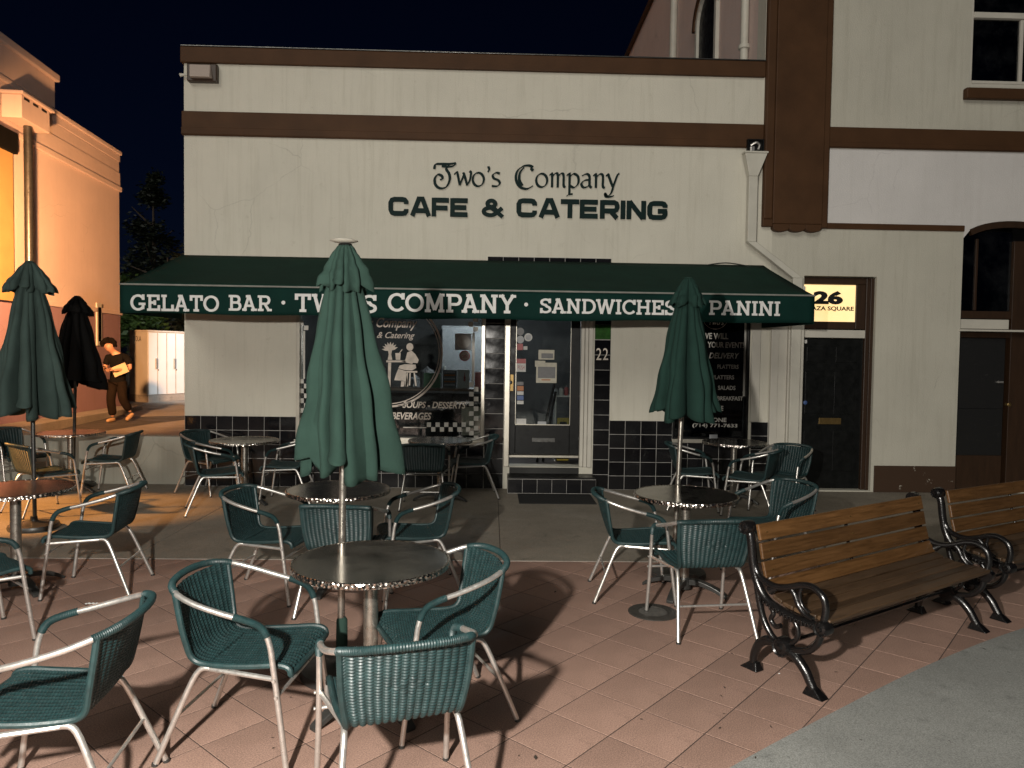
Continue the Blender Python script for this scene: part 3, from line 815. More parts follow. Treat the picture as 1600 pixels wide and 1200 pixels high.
sticker(711, 521, 736.5, 547, 'silver', wa, lift=-.0045+.0045); round_sticker(724, 534, 10.5, 'white', wa, PY, .0016)
round_sticker(726, 556, 8.4, 'red', wa, PY); round_sticker(726, 556, 6.8, 'white', wa, PY, .0016)
strip_text('cafe', hit_y(720.5,558,PY).x, hit_y(731.5,558,PY).x, hit_y(720,559,PY).z, hit_y(720,553,PY).z, PY-.003, M_sticker['red'], wa, 'sticker_print', .0008, 0, .3)
# menu card leaning inside the window
box('menu_card', (pt(721,640)[0], pt(752,640)[0], GY+.012, GY+.018, pt(720,680)[1], pt(720,636)[1]), M_sticker['cream'], wa, 0)

# ---- room behind the glass -------------------------------------------------------
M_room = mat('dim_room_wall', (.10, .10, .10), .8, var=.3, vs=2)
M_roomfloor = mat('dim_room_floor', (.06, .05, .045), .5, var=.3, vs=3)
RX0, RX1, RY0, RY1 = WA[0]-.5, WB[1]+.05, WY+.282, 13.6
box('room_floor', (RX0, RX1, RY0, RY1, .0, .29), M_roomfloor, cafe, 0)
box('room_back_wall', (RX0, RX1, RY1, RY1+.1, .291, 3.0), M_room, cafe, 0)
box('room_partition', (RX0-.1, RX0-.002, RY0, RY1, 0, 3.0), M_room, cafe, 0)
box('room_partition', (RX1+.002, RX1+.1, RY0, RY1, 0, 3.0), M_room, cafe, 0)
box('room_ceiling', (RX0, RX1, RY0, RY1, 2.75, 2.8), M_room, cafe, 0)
SH = hit_y(700, 606, 10.15).z
tag(box('window_shelf', (WA[0]+.02, WA[1]-.03, WY+.285, WY+.75, SH-.035, SH), M_wood, None, .004), 'wooden shelf along the inside of the display window', 'shelf')
def shelf_box(name, label, cat, px0, px1, pyt, c, dep=.16):
    Y = 10.12; a, b = hit_y(px0, pyt, Y), hit_y(px1, pyt, Y)
    return tag(box(name, (a.x, b.x, Y, Y+dep, SH+.0005, a.z), M_sticker[c], None, .003), label, cat)
shelf_box('carton', 'green carton on the window shelf left of the box rack', 'box', 662, 688, 583, 'green')
r_ = shelf_box('bottle_rack', 'dark rack of small rows on the window shelf', 'rack', 692, 713, 578, 'grey')
for j in range(5):
    a, b = hit_y(694, 580+j*5, 10.115), hit_y(711, 582.6+j*5, 10.115)
    box('row', (a.x, b.x, 10.110, 10.1195, b.z, a.z), M_sticker['orange'] if j % 2 else M_sticker['silver'], r_, 0)
w_ = shelf_box('carton', 'white carton with red bottle picture on the window shelf', 'box', 714.5, 733, 577, 'white')
a = hit_y(726, 588, 10.115)
MB().prism([(a.x-.012,a.z-.07),(a.x+.012,a.z-.07),(a.x+.014,a.z-.02),(a.x+.005,a.z+.02),(a.x+.005,a.z+.05),(a.x-.005,a.z+.05),(a.x-.005,a.z+.02),(a.x-.014,a.z-.02)], 0, .002, lambda u, v, w: (u, 10.1195-w, v)).build('bottle_print', M_sticker['red'], w_)
shelf_box('carton', 'red carton at the right end of the window shelf', 'box', 742, 753, 581, 'red')
# a tall pale fridge standing in for lamp glare, and pots in the dim room
fr = thing('glare_fridge', 'tall pale fridge shape standing in for window glare in the dim cafe room', 'fridge', (hit_y(728, 560, 12.9).x, 12.9, .29))
box('body', (-.42, .42, -.3, .3, 0, 2.0), M_sticker['silver'], fr, .02); box('door', (-.40, .40, -.33, -.301, .1, 1.95), M_sticker['silver'], fr, .01); box('handle', (-.36, -.33, -.37, -.331, .8, 1.3), M_alu, fr, .005)
for i, (px, py, w, h, c) in enumerate(((588, 540, .16, .42, 'silver'), (668, 545, .13, .36, 'grey'), (650, 560, .12, .22, 'silver'))):
    p = hit_y(px, py, 12.2)
    u_ = thing('drinks_urn', ['steel urn hanging shape left of the seated logo figure', 'dark urn right of the seated logo figure', 'small steel urn behind the seated logo figure'][i], 'urn', (p.x, 12.2, p.z-.2))
    MB().lathe([(w*.8, 0), (w, .03), (w, h*.8), (w*.85, h*.9), (w*.3, h), (.01, h+.03)], 20).build('body', M_sticker[c], u_, True)
    MB().tube([(-w*.2, -w, .08), (-w*.2, -w-.07, .07), (-w*.2, -w-.08, .03)], .014, 8).build('tap', M_alu, u_)
ct = thing('counter', 'dark serving counter across the dim cafe room', 'counter', (hit_y(620, 600, 12.2).x, 12.2, .29))
box('cabinet', (-1.5, 1.5, -.3, .3, 0, .86), M_black, ct, .01); box('worktop', (-1.55, 1.55, -.36, .36, .861, .90), M_sticker['grey'], ct, .005)
for k, o in enumerate(list(bpy.data.objects)):
    if o.name.startswith('drinks_urn') and o.parent is None: o.location.z = .29+.901
lamp('cafe_room_light', 'POINT', (hit_y(745, 520, 11.6).x, 11.7, 2.55), 55, (.9, .96, 1.0), .12)

# ---- cafe door -------------------------------------------------------------------
dw = win_part('cafe_door', cafe, 'black glazed door with stickers and cards')
DX0, DX1 = fx(797,600), fx(906,600); DZ0, DZ1 = fz(850,711), 2.56; DY = WY+.06
box('door_post', (DR[0]+.001, DX0-.004, WY-.03, WY+.12, .301, 2.60), M_doormetal, dw, .006)
for k, (a, b, yf) in enumerate(((907.5, 913, .02), (913.3, 918.5, -.01), (918.8, 925.5, -.03))):
    box('door_post', (fx(a,600), fx(b,600), WY+yf, WY+.12, .301, 2.60), M_offwhite, dw, .008)
PX0, PX1, PZ0 = fx(806.5,600), fx(891.5,600), fz(850,664)
box('stile', (DX0, PX0-.003, DY, DY+.045, DZ0, DZ1), M_blackdoor, dw, .005)
box('stile', (PX1+.003, DX1, DY, DY+.045, DZ0, DZ1), M_blackdoor, dw, .005)
box('bottom_rail', (PX0-.002, PX1+.002, DY, DY+.045, DZ0, PZ0-.003), M_blackdoor, dw, .005)
box('top_rail', (PX0-.002, PX1+.002, DY, DY+.045, 2.35, DZ1), M_blackdoor, dw, .005)
DG = DY+.02
box('glass', (PX0-.001, PX1+.001, DG, DG+.006, PZ0-.002, 2.349), M_glass, dw, 0)
MB().box(PX0-.002, PX1+.002, DY-.004, DY+.01, PZ0-.008, PZ0+.002).box(PX0-.006, PX0+.0, DY-.004, DY+.01, PZ0+.0025, 2.34).box(PX1, PX1+.006, DY-.004, DY+.01, PZ0+.0025, 2.34).build('glazing_bead', M_doormetal, dw)
box('threshold', (DX0, DX1, WY-.01, DY+.06, DZ0-.035, DZ0-.004), M_doormetal, dw, .004)
a, b = hit_y(831, 684, DY), hit_y(867, 691, DY)
ms = box('mail_slot', (a.x, b.x, DY-.008, DY+.001, b.z, a.z), M_darksteel, dw, .003)
for py in (569, 597.5):
    p = hit_y(795.5, py, DY-.0)
    l = MB().lathe([(.026, 0), (.026, .008), (.016, .012), (.002, .013)], 20)
    l.v = [(p.x+.018+x, DY-z, p.z+y) for x, y, z in l.v]; l.build('lock', M_darksteel, dw, True)
a, b = hit_y(790.5, 585, DY), hit_y(799.5, 611, DY)
box('lock_plate', (a.x+.02, b.x+.022, DY-.004, DY-.0005, b.z, a.z), M_brass, dw, .002)
SY = DG-.003
for s in ((806.8,560.5,821.5,581,'white'),(806.8,560.5,821.5,568,'red'),(808,596.5,818,602,'grey'),(808,603,818,610.5,'orange'),(808,611.5,818,617,'white'),(808,618,818,625,'blue'),(808,626,818,631.5,'white'),(807,654,822,663.5,'white'),
          (841.5,546.5,866,562,'cream'),(838,566.5,869.5,598.5,'cream'),(836,563.5,852,573,'cream'),(840,658.5,853.5,664,'silver'),(818,541,824,546.5,'white'),(808,537,817,547,'red')):
    sticker(*s, dw, Y=SY, lift=.0014 if s[4] in ('red',) or s[0] == 838 else 0)
sticker(840.5, 573, 867.5, 591, 'grey', dw, Y=SY, lift=.003); sticker(846, 552, 864, 560, 'grey', dw, Y=SY, lift=.0015); sticker(846, 592.5, 860, 594.5, 'orange', dw, Y=SY, lift=.003)
round_sticker(813, 518, 6, 'grey', dw, SY); round_sticker(813, 530.5, 6, 'silver', dw, SY); round_sticker(825.5, 527, 6.3, 'white', dw, SY); round_sticker(825.5, 527, 4.3, 'silver', dw, SY, .0015)
strip_text('PUSH', hit_y(809,577,SY).x, hit_y(819.5,577,SY).x, hit_y(815,577.5,SY).z, hit_y(815,571,SY).z, SY-.003, M_sticker['red'], dw, 'sticker_print', .0008)
# things inside the door: yellow floor sign, shelf, leaning boards
fs = thing('floor_sign', 'yellow caution floor sign standing folded inside the cafe door', 'sign', hit_y(880, 664, 10.05))
fs.location.z = .32
box('board', (-.085, .085, 0, .02, .28, .60), M_sticker['yellow'], fs, .012); box('grip_hole', (-.05, .05, -.003, -.0005, .50, .545), M_black, fs, .001)
strip_text('CAUTION', -.06, .06, .42, .45, -.001, M_sticker['orange'], fs, 'print', .001)
MB().prism([(-.06,.285),(.06,.285),(.0,.365)], 0, .002, lambda u, v, w: (u, -.0005-w, v)).build('symbol', M_black, fs)
box('foot', (-.085, .085, -.01, .05, 0, .279), M_sticker['yellow'], fs, .012)
sv = thing('storage_shelf', 'small white shelf with jars inside the cafe door', 'shelf', (hit_y(884, 640, 10.35).x, 10.35, .291))
box('side_panel', (-.17, -.15, -.15, .15, 0, hit_y(866, 617, 10.2).z-.29), M_sticker['white'], sv, .002)
for z in (.32, hit_y(866, 617, 10.2).z-.30): box('shelf_board', (-.149, .2, -.15, .15, z-.02, z), M_sticker['white'], sv, .002)
zj = .29+hit_y(866, 617, 10.2).z-.2995
for i, (px, c, h) in enumerate(((869, 'silver', .10), (877, 'white', .12), (885, 'red', .14))):
    j = thing('jar', ['steel jar at the left end of the storage shelf', 'white jar in the middle of the storage shelf', 'red jar at the right end of the storage shelf'][i], 'jar', (hit_y(px, 610, 10.25).x, 10.25, zj))
    MB().lathe([(.025, 0), (.03, .01), (.03, h*.75), (.02, h*.85)], 16).build('body', M_sticker[c], j, True); MB().lathe([(.022, h*.855), (.022, h)], 16).build('lid', M_sticker['grey'], j, True)
for i, (a, b) in enumerate((((840, 664), (866, 600)), ((849, 664), (868, 612)))):
    p, q_ = hit_y(*a, 10.0+.05*i), hit_y(*b, 10.12+.05*i); p.z = .30
    tag(MB().tube([p, q_], .035, 4, flat=.5).build('leaning_board', M_black), ['dark board leaning inside the door, the wider left one', 'dark board leaning inside the door, the right one beside the shelf'][i], 'board', None)
# tiled step
st = win_part('step', cafe)
sx0, sx1, sz1 = fx(790,740)+.02, fx(926,740)-.004, fz(860,727)
box('core', (sx0, sx1, WY-.34, WY-.0005, .005, .195), M_grout, st, 0)
w = (sx1-sx0)/6
me = tile_mesh(w-.006, .175)
for i in range(6):
    o = link('tile', me, st); o.location = (sx0+(i+.5)*w, WY-.347, .10)
box('tread', (sx0, sx1, WY-.352, WY-.001, .196, .212), M_black, st, .005)
box('worn_riser', (fx(796,715), fx(904,715), WY-.024, WY-.0005, .214, .293), ground_mat('chipped_dark_paint', (.03, .03, .028), .3, 0, .2), st, .002)
p = hit_y(846, 780, 9.1)
tag(box('door_mat', (fx(795,770)+.1, fx(912,770)+.03, WY-1.0, WY-.38, .0045, .014), mat('black_rubber', (.008,.008,.008), .8, var=.3, vs=40, bs=160, bst=.6), None, .003), 'black rubber door mat in front of the cafe step', 'door mat')
for px, t in ((935.0, '2'), (945.5, '2')):
    strip_text('2', fx(px-3.6,550), fx(px+4.4,550), fz(px,562.5), fz(px,544), WY-.0185, M_printgold, cafe, 'house_number', .002)

# ---- catering window ---------------------------------------------------------------
wb = win_part('catering_window', cafe, 'dark narrow window with white catering list')
rect_frame((WB[0], WB[1], WB[2], WB[3]), .028, WY-.015, WY+.10, M_black, wb, 'window_frame')
box('glass', (WB[0]+.028, WB[1]-.028, GY, GY+.006, WB[2]+.028, WB[3]-.028), M_darkglass, wb, 0)
box('blind', (WB[0]+.03, WB[1]-.03, GY+.05, GY+.06, WB[2]+.03, WB[3]-.03), M_black, wb, 0)
box('sill', (WB[0]-.01, WB[1]+.005, WY-.05, WY-.016, WB[2]-.042, WB[2]+.008), M_doormetal, wb, .004)
for body, a, b, t, bt, bd, shr in (('WE WILL', 1097, 1138, 520, 530, .02, 0), ('CATER YOUR EVENT!', 1076, 1162, 533.5, 544, .02, 0), ('DELIVERY', 1108, 1155, 551, 560.5, .02, .25),
      ('PLATTERS', 1121, 1154, 569.5, 576.5, .02, 0), ('PLATTERS', 1113, 1147, 586, 593, .02, 0), ('SALADS', 1122, 1149, 602.5, 609.5, .02, 0), ('BREAKFAST', 1121, 1161, 619, 626, .02, 0),
      ('MORE', 1112, 1130, 634, 642, .02, 0), ('PHONE', 1101, 1135, 652.5, 659.5, .02, 0), ('(714) 771-7633', 1082, 1152, 661.5, 669.5, .02, 0)):
    px_text(body, a, b, t, bt, M_print, wb, bd, shr)
bar(1163.5, 500, 1165.5, 619, M_print, wb)
sticker(1108.5, 679, 1121, 686, 'silver', wb, Y=WY-.016, name='notice')
p = hit_y(1118, 495, PY)
m = MB(); m.tube([(p.x+.175*math.cos(a*PI/16), PY-.001, p.z+.01+.175*math.sin(a*PI/16)) for a in range(32)], .0025, 6, closed=True); m.build('logo_ring', M_printpink, wb)
px_text("Two's", 1108, 1131, 498, 508, M_printpink, wb, .01, .3)
# ---- pale pilaster at the right end of the cafe, rain pipe, fittings ------------------
for k, (a, b, yf, z0, z1) in enumerate(((1172.5, 1186, .030, .94, 2.75), (1186.3, 1213, .055, .02, 2.75), (1213.3, 1227, .035, .02, 2.75), (1227.3, 1251, .07, .02, 2.75))):
    if k == 0:
        box('pilaster', (fx(a,600), fx(b,600), WY-yf, WY-.0005, Z_WT+.005, z1), M_offwhite, cafe, .006)
    else:
        box('pilaster', (max(fx(a,600), fx(1199.5,680)) if k == 1 else fx(a,600), fx(b,600), WY-yf, WY-.0005, z0, z1), M_offwhite, cafe, .006)
rp_ = thing('rain_pipe', 'cream rain pipe with funnel head beside the brown pier', 'drainpipe', (0,0,0))
hx0, hx1 = hit_y(1163,245,WY-.15).x, hit_y(1200,245,WY-.15).x
zt_, zm_, zb_ = fz(1180,242), fz(1180,279), fz(1180,380)
c0 = (hx0+hx1)/2-.02; hw = .058
y0, y1 = WY-.16, WY-.0375
m = MB()
def frust(m, a, b):
    m.add([(a[0],y0 if len(a)<4 else a[3],a[2]),(a[1],y0 if len(a)<4 else a[3],a[2]),(a[1],y1,a[2]),(a[0],y1,a[2]),(b[0],y0+.02,b[2]),(b[1],y0+.02,b[2]),(b[1],y1,b[2]),(b[0],y1,b[2])],
          [(0,1,2,3),(4,7,6,5),(0,4,5,1),(1,5,6,2),(2,6,7,3),(3,7,4,0)])
frust(m, (hx0+.01, hx1-.01, zt_-.02), (c0-hw, c0+hw, zm_))
m.build('funnel', M_gutter, rp_, bevel=.004)
box('funnel_rim', (hx0, hx1, y0-.012, y1, zt_-.019, zt_+.004), M_gutter, rp_, .004)
box('pipe', (c0-hw, c0+hw, y0+.025, y1, zb_, zm_-.001), M_gutter, rp_, .006)
xe = fx(1240, 430)
m = MB(); ze = fz(1240, 436)
m.add([(c0-hw,y0+.026,zb_-.001),(c0+hw,y0+.026,zb_-.001),(c0+hw,y1,zb_-.001),(c0-hw,y1,zb_-.001),(xe-hw,y0+.026,ze),(xe+hw*1.2,y0+.026,ze),(xe+hw*1.2,y1,ze),(xe-hw,y1,ze)],
      [(0,3,2,1),(4,5,6,7),(0,1,5,4),(1,2,6,5),(2,3,7,6),(3,0,4,7)])
m.build('elbow', M_gutter, rp_, bevel=.006)
box('lower_pipe', (xe-hw, xe+hw*1.2, y0+.026, WY-.075, .15, ze-.001), M_gutter, rp_, .006)
a, b = hit_y(1166, 219, WY-.04), hit_y(1191, 243, WY-.04)
fl = thing('flood_lamp', 'small unlit grey flood lamp in a black box above the rain pipe', 'lamp', ((a.x+b.x)/2, WY-.05, (a.z+b.z)/2))
wd, hd = (b.x-a.x)/2, (a.z-b.z)/2
MB().box(-wd, -wd+.015, -.05, 0, -hd, hd).box(wd-.015, wd, -.05, 0, -hd, hd).box(-wd+.0155, wd-.0155, -.05, 0, hd-.015, hd).box(-wd+.0155, wd-.0155, -.01, 0, -hd, hd-.0155).build('housing', M_black, fl)
MB().tube(smoothpath([(-.06,-.03,.02), (.0,-.06,.05), (.045,-.05,.02), (.03,-.05,-.04)]), .016, 8).build('pipe', M_alu, fl, True)
box('lamp_head', (-.075, -.02, -.07, -.011, -.09, .0), M_alu, fl, .008)
a, b = hit_y(291, 98, WY-.1), hit_y(338, 127, WY-.1)
wl_ = thing('wall_lamp', 'unlit box shaped wall lamp at the top left corner of the cafe', 'lamp', ((a.x+b.x)/2, WY, (a.z+b.z)/2))
wd, hd = (b.x-a.x)/2, (a.z-b.z)/2
box('housing', (-wd, wd, -.09, -.001, -hd, hd), M_brownwood, wl_, .012)
MB().prism([(-wd+.03,hd-.02),(wd-.07,hd-.02),(wd-.05,-hd+.035),(-wd+.05,-hd+.035)], 0, 1, lambda u, v, w: (u*(1-.1*w), -.0905-.07*w*(1 if v < 0 else .25), v)).build('lens', mat('lamp_lens', (.42,.35,.30), .35, var=.15, vs=30, stretch=(20,1,1)), wl_, bevel=.006)
MB().tube([(-wd+.005,-.05,-.02), (-wd-.05,-.05,-.02), (-wd-.10,-.06,-.03)], [.012,.016,.024], 8).build('sensor', M_gutter, wl_, True)

# ================================================================ two storey building on the right
BR = 10.5
cb = thing('corner_building', 'two storey stucco building with brown pier and bands right of the cafe', 'building', (0,0,0))
P0, P1 = XP, fx(1297, 100)
BZT = mean([fz(1298,198), fz(1600,207)]); BZB = mean([fz(1298,231), fz(1600,240)])
LZT = mean([fz(1285,346), fz(1500,355)]); LZB = mean([fz(1285,356), fz(1500,363.5)])
D26 = (fx(1252,600), fx(1366,600), .02, mean([fz(1258,431), fz(1368,432)]))
ARX0, ARX1 = fx(1499,550), fx(1499,550)+1.36
AR_SP, AR_TOP = fz(1506,372), fz(1565,345)
UW = (fx(1517,60), fx(1517,60)+1.2, fz(1560,136), fz(1560,136)+2.0)
wall(fx(1203,500)+.001, BR, .0, LZB, [D26, (ARX0, ARX1, .02, LZB)], WY+.001, WY+.3).build('lower_wall', M_beige, cb)
wall(P1-.04, BR, LZB+.001, BZB, [(ARX0, ARX1, LZB, AR_TOP)], WY+.001, WY+.3).build('middle_wall', M_white, cb)
wall(P0-.0, BR, BZB+.001, 9.5, [UW], WY+.001, WY+.3).build('upper_wall', M_beige, cb)
box('band', (P1+.001, BR, WY-.035, WY, BZB+.004, BZT), M_brown, cb, .01)
box('band_moulding', (P1+.001, BR, WY-.048, WY-.036, BZB+.015, BZB+.075), M_brown, cb, .006)
box('belt', (fx(1280,355), ARX0-.001, WY-.022, WY, LZB, LZT), M_brown, cb, .006)
# brown pier with a fluted foot
pz0, pz1 = fz(1240,364), fz(1195,346)
box('pier', (P0, P1, WY-.07, WY, LZB+.005, 9.4), M_brown, cb, .012)
fa, fb = fx(1204,340), fx(1279,340)
box('pier_face', (fa-.01, fb+.005, WY-.105, WY-.0705, pz0+.10, 9.4), M_brown, cb, .012)
box('pier_side', (P0-.0+.001, fa-.012, WY-.10, WY-.0705, pz1+.02, 9.4), M_brown, cb, .02)
wf = (fb-fa)/3
for k in range(3):
    n = 8; poly = [(fa+k*wf, pz0+.0995)] + [(fa+(k+.5)*wf-wf*.5*math.cos(PI*i/n), pz0+.045-.045*math.sin(PI*i/n)) for i in range(n+1)] + [(fa+(k+1)*wf, pz0+.0995)]
    poly = [poly[0]] + poly[1:-1] + [poly[-1]]
    MB().prism([(u+.0005*(1 if i < 5 else -1), v) for i, (u, v) in enumerate(poly)], 0, .1, lambda u, v, w: (u, WY-.0005-w, v)).build('flute_foot', M_brown, cb, bevel=.008)
# brown plinth with chipped paint
def chipped():
    m, t, p = nt('chipped_brown_paint')
    n = noise(t, 6, 8, None, .8)
    tc = t.nodes.new('ShaderNodeTexCoord')
    c = ramp(t, n, [(.63, (.045, .022, .010)), (.645, (.50, .46, .38))])
    t.links.new(c, p.inputs['Base Color']); p.inputs['Roughness'].default_value = .6
    bump(t, p, n, .3, .004)
    return m
box('plinth', (D26[1]+.03, ARX0-.002, WY-.018, WY, .006, fz(1430,728)), chipped(), cb, .004)
# door 26 with lit transom
d26 = win_part('street_door', cb, 'black panelled door under a lit transom sign')
DYY = WY+.10
fw = .11
box('frame', (D26[1]-fw, D26[1]-.012, DYY-.03, DYY+.10, .02, D26[3]-.012), M_brownwood, d26, .008)
box('frame', (D26[1]-fw*.55, D26[1]-.011, DYY-.055, DYY-.031, .02, D26[3]-.011), M_brownwood, d26, .006)
box('frame', (D26[0]+.002, D26[1]-fw-.001, DYY-.03, DYY+.10, D26[3]-.10, D26[3]-.012), M_brownwood, d26, .008)
tz0, tz1 = fz(1310,502), fz(1310,444)
tx0, tx1 = fx(1258,480), fx(1342,480)
box('frame', (tx1+.002, D26[1]-fw-.001, DYY-.02, DYY+.10, tz0-.10, D26[3]-.101), M_brownwood, d26, .006)
box('frame', (D26[0]+.002, tx1+.001, DYY-.02, DYY+.10, tz0-.10, tz0-.002), M_brownwood, d26, .006)
def lit():
    m, t, p = nt('backlit_sign_panel')
    n = noise(t, 1.6, 3)
    c = ramp(t, n, [(.3, (.95, .58, .21)), (.7, (1, .74, .36))])
    p.inputs['Base Color'].default_value = (.7, .6, .4, 1); p.inputs['Roughness'].default_value = .4
    t.links.new(c, p.inputs['Emission Color']); p.inputs['Emission Strength'].default_value = .95
    return m
tr = box('lit_transom', (tx0, tx1, DYY+.0, DYY+.012, tz0, tz1), lit(), d26, 0); tr['label'] = 'glowing cream transom sign with black 26'
TY = DYY-.001
def tpx(px, py): p = hit_y(px, py, TY); return p.x, p.z
M_ink = mat('black_sign_ink', (.008, .007, .006), .5, var=.2, vs=20)
for t_, a, b, zt0, zb0, bd in (('26', 1271, 1317, 454, 476, .06), ('PLAZA SQUARE', 1258, 1334, 478, 487, .03)):
    x0, z1 = tpx(a, zt0); x1, z0 = tpx(b, zb0)
    strip_text(t_, x0, x1, z0, z1, TY, M_ink, d26, 'sign_lettering', .0015, bd)
box('rail', (D26[0]+.002, fx(1358,520), DYY-.025, DYY+.05, fz(1300,527.5), fz(1300,515)), M_offwhite, d26, .005)
lx0, lx1, lz1 = fx(1254,640), fx(1354.5,640), fz(1300,528.5)
LY = DYY+.02
box('leaf', (lx0, lx1, LY, LY+.045, .03, lz1), M_blackdoor, d26, .004)
for (a, b, t0, b0) in ((1265,1297,542,566),(1311,1344,542,566),(1264,1293,581,648),(1310,1342,581,648),(1264,1292,674,738),(1310,1341,674,738)):
    x0, x1, zz1, zz0 = fx(a,600), fx(b,600), fz(1300,t0), fz(1300,b0)
    MB().box(x0, x1, LY-.008, LY-.0005, zz0, zz1).build('panel', M_blackdoor, d26, bevel=.006)
box('mail_slot', (fx(1285,660), fx(1320,660), LY-.016, LY-.0085, fz(1300,664), fz(1300,654)), M_brass, d26, .003)
box('notice', (fx(1254.5,533), fx(1267,533), LY-.004, LY-.0005, fz(1260,536), fz(1260,530.5)), M_sticker['white'], d26, 0)
p = hit_y(1256.5, 629, LY)
l = MB().lathe([(.026, 0), (.026, .01), (.012, .016)], 18); l.v = [(p.x+.012+x, LY-z, p.z+y) for x, y, z in l.v]; l.build('lock', M_sticker['blue'], d26, True)
box('jamb', (D26[1]-.0115, D26[1]-.0005, WY-.004, WY+.29, .02, D26[3]-.001), M_beige, d26, 0)
# arched entrance at the frame's edge
ad = win_part('arched_entrance', cb, 'dark arched entrance with scuffed black door')
n = 14; acx = (ARX0+ARX1)/2; hw_ = (ARX1-ARX0)/2
arcz = lambda x: AR_SP+(AR_TOP-AR_SP)*math.sqrt(max(0, 1-((x-acx)/hw_)**2)) if AR_TOP > AR_SP else AR_SP
pts = [(ARX0+2*hw_*k/n, arcz(ARX0+2*hw_*k/n)) for k in range(n+1)]
for half in (pts[:n//2+1], pts[n//2:]):
    xa, xb = half[0][0], half[-1][0]
    poly = half + [(xb, AR_TOP-.0005), (xa, AR_TOP-.0005)]
    poly = [p for i, p in enumerate(poly) if i == 0 or (Vector(p)-Vector(poly[i-1])).length > 1e-4]
    MB().prism(poly, 0, .29, lambda u, v, w: (u, WY+.0015+w, v)).build('arch_spandrel', M_white, cb)
m = MB()
ribbon(m, [(x, z-.045) for x, z in pts[1:-1]], lambda t, s: .042, lambda u, v, d: (u, WY+.05-d, v), 0, .055); m.build('arch_trim', M_brownwood, ad)
EY = WY+.16
ex1 = fx(1588,600)
box('frame', (ARX0+.001, ARX0+.055, EY-.04, EY+.08, fz(1540,490), AR_SP-.01), M_brownwood, ad, .006)
box('frame', (ex1-.02, ARX1-.001, EY-.05, EY+.08, .02, AR_SP-.01), M_brownwood, ad, .006)
box('frame', (ARX0+.056, ex1-.021, EY-.04, EY+.08, fz(1540,497), fz(1540,485)), M_brownwood, ad, .006)
box('muntin', (fx(1534,440), fx(1538,440), EY-.02, EY+.02, fz(1540,484), AR_SP+.02), M_brownwood, ad, .004)
box('glass', (ARX0+.056, ex1-.021, EY, EY+.006, fz(1540,484.5), AR_TOP-.05), M_darkglass, ad, 0)
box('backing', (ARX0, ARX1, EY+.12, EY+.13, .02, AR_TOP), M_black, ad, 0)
box('rail', (ARX0+.01, fx(1584,505), EY-.07, EY+.02, fz(1540,513.5), fz(1540,498.5)), M_offwhite, ad, .005)
box('ledge', (ARX0-.012, ARX1, WY-.02, EY+.02, fz(1540,518), fz(1540,515)), M_offwhite, ad, .003)
box('frame', (ARX0+.003, ARX1-.003, EY-.03, EY+.06, fz(1540,527), fz(1540,519)), M_brownwood, ad, .004)
def scuffed():
    m, t, p = nt('scuffed_black_paint')
    s = noise(t, 7, 8, (1.2, 1.2, 3.0), .8, dist=1.2)
    c = ramp(t, s, [(.60, (.011, .011, .011)), (.70, (.06, .058, .055)), (.74, (.15, .14, .12))])
    t.links.new(c, p.inputs['Base Color']); p.inputs['Roughness'].default_value = .45
    return m
M_scuff = scuffed()
zk = fz(1540,714); zm2 = fz(1540,640)
box('door_upper', (ARX0+.004, fx(1581,620), EY, EY+.045, zm2+.002, fz(1540,527.5)), M_scuff, ad, .004)
box('door_lower', (ARX0+.004, fx(1578,680), EY-.006, EY+.045, zk+.002, zm2), M_scuff, ad, .004)
box('kick_plate', (ARX0+.004, fx(1577,720), EY-.006, EY+.045, .03, zk), M_brownwood, ad, .004)
p = hit_y(1573, 632, EY); l = MB().lathe([(.03, 0), (.03, .008), (.02, .03), (.028, .05), (.012, .06)], 18); l.v = [(p.x+x, EY-z, p.z+y) for x, y, z in l.v]; l.build('knob', M_brass, ad, True)
box('handle', (fx(1570,597), fx(1579,597), EY-.03, EY-.001, fz(1570,599), fz(1570,596)), M_alu, ad, .003)
# upper sash window
uw = win_part('sash_window', cb, 'white framed upper window, dark inside')
rect_frame(UW, .05, WY+.03, WY+.12, M_offwhite, uw, 'frame')
box('meeting_rail', (UW[0]+.051, UW[1]-.051, WY+.02, WY+.10, fz(1560,27), fz(1560,18)), M_offwhite, uw, .005)
box('bottom_rail', (UW[0]+.051, UW[1]-.051, WY+.025, WY+.10, UW[2]+.051, UW[2]+.09), M_offwhite, uw, .005)
box('stile', (fx(1597,80), fx(1602,80), WY+.04, WY+.10, UW[2]+.091, fz(1560,28)), M_offwhite, uw, .004)
box('pane', (UW[0]+.051, UW[1]-.051, WY+.07, WY+.076, UW[2]+.091, fz(1560,27.5)), M_darkglass, uw, 0)
box('pane', (UW[0]+.051, UW[1]-.051, WY+.06, WY+.066, fz(1560,17.5), UW[3]-.051), M_darkglass, uw, 0)
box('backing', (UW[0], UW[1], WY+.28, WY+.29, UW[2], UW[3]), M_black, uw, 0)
box('sill', (fx(1504,150), UW[1]+.1, WY-.09, WY+.0, fz(1560,158), fz(1560,141)), M_brown, uw, .015)
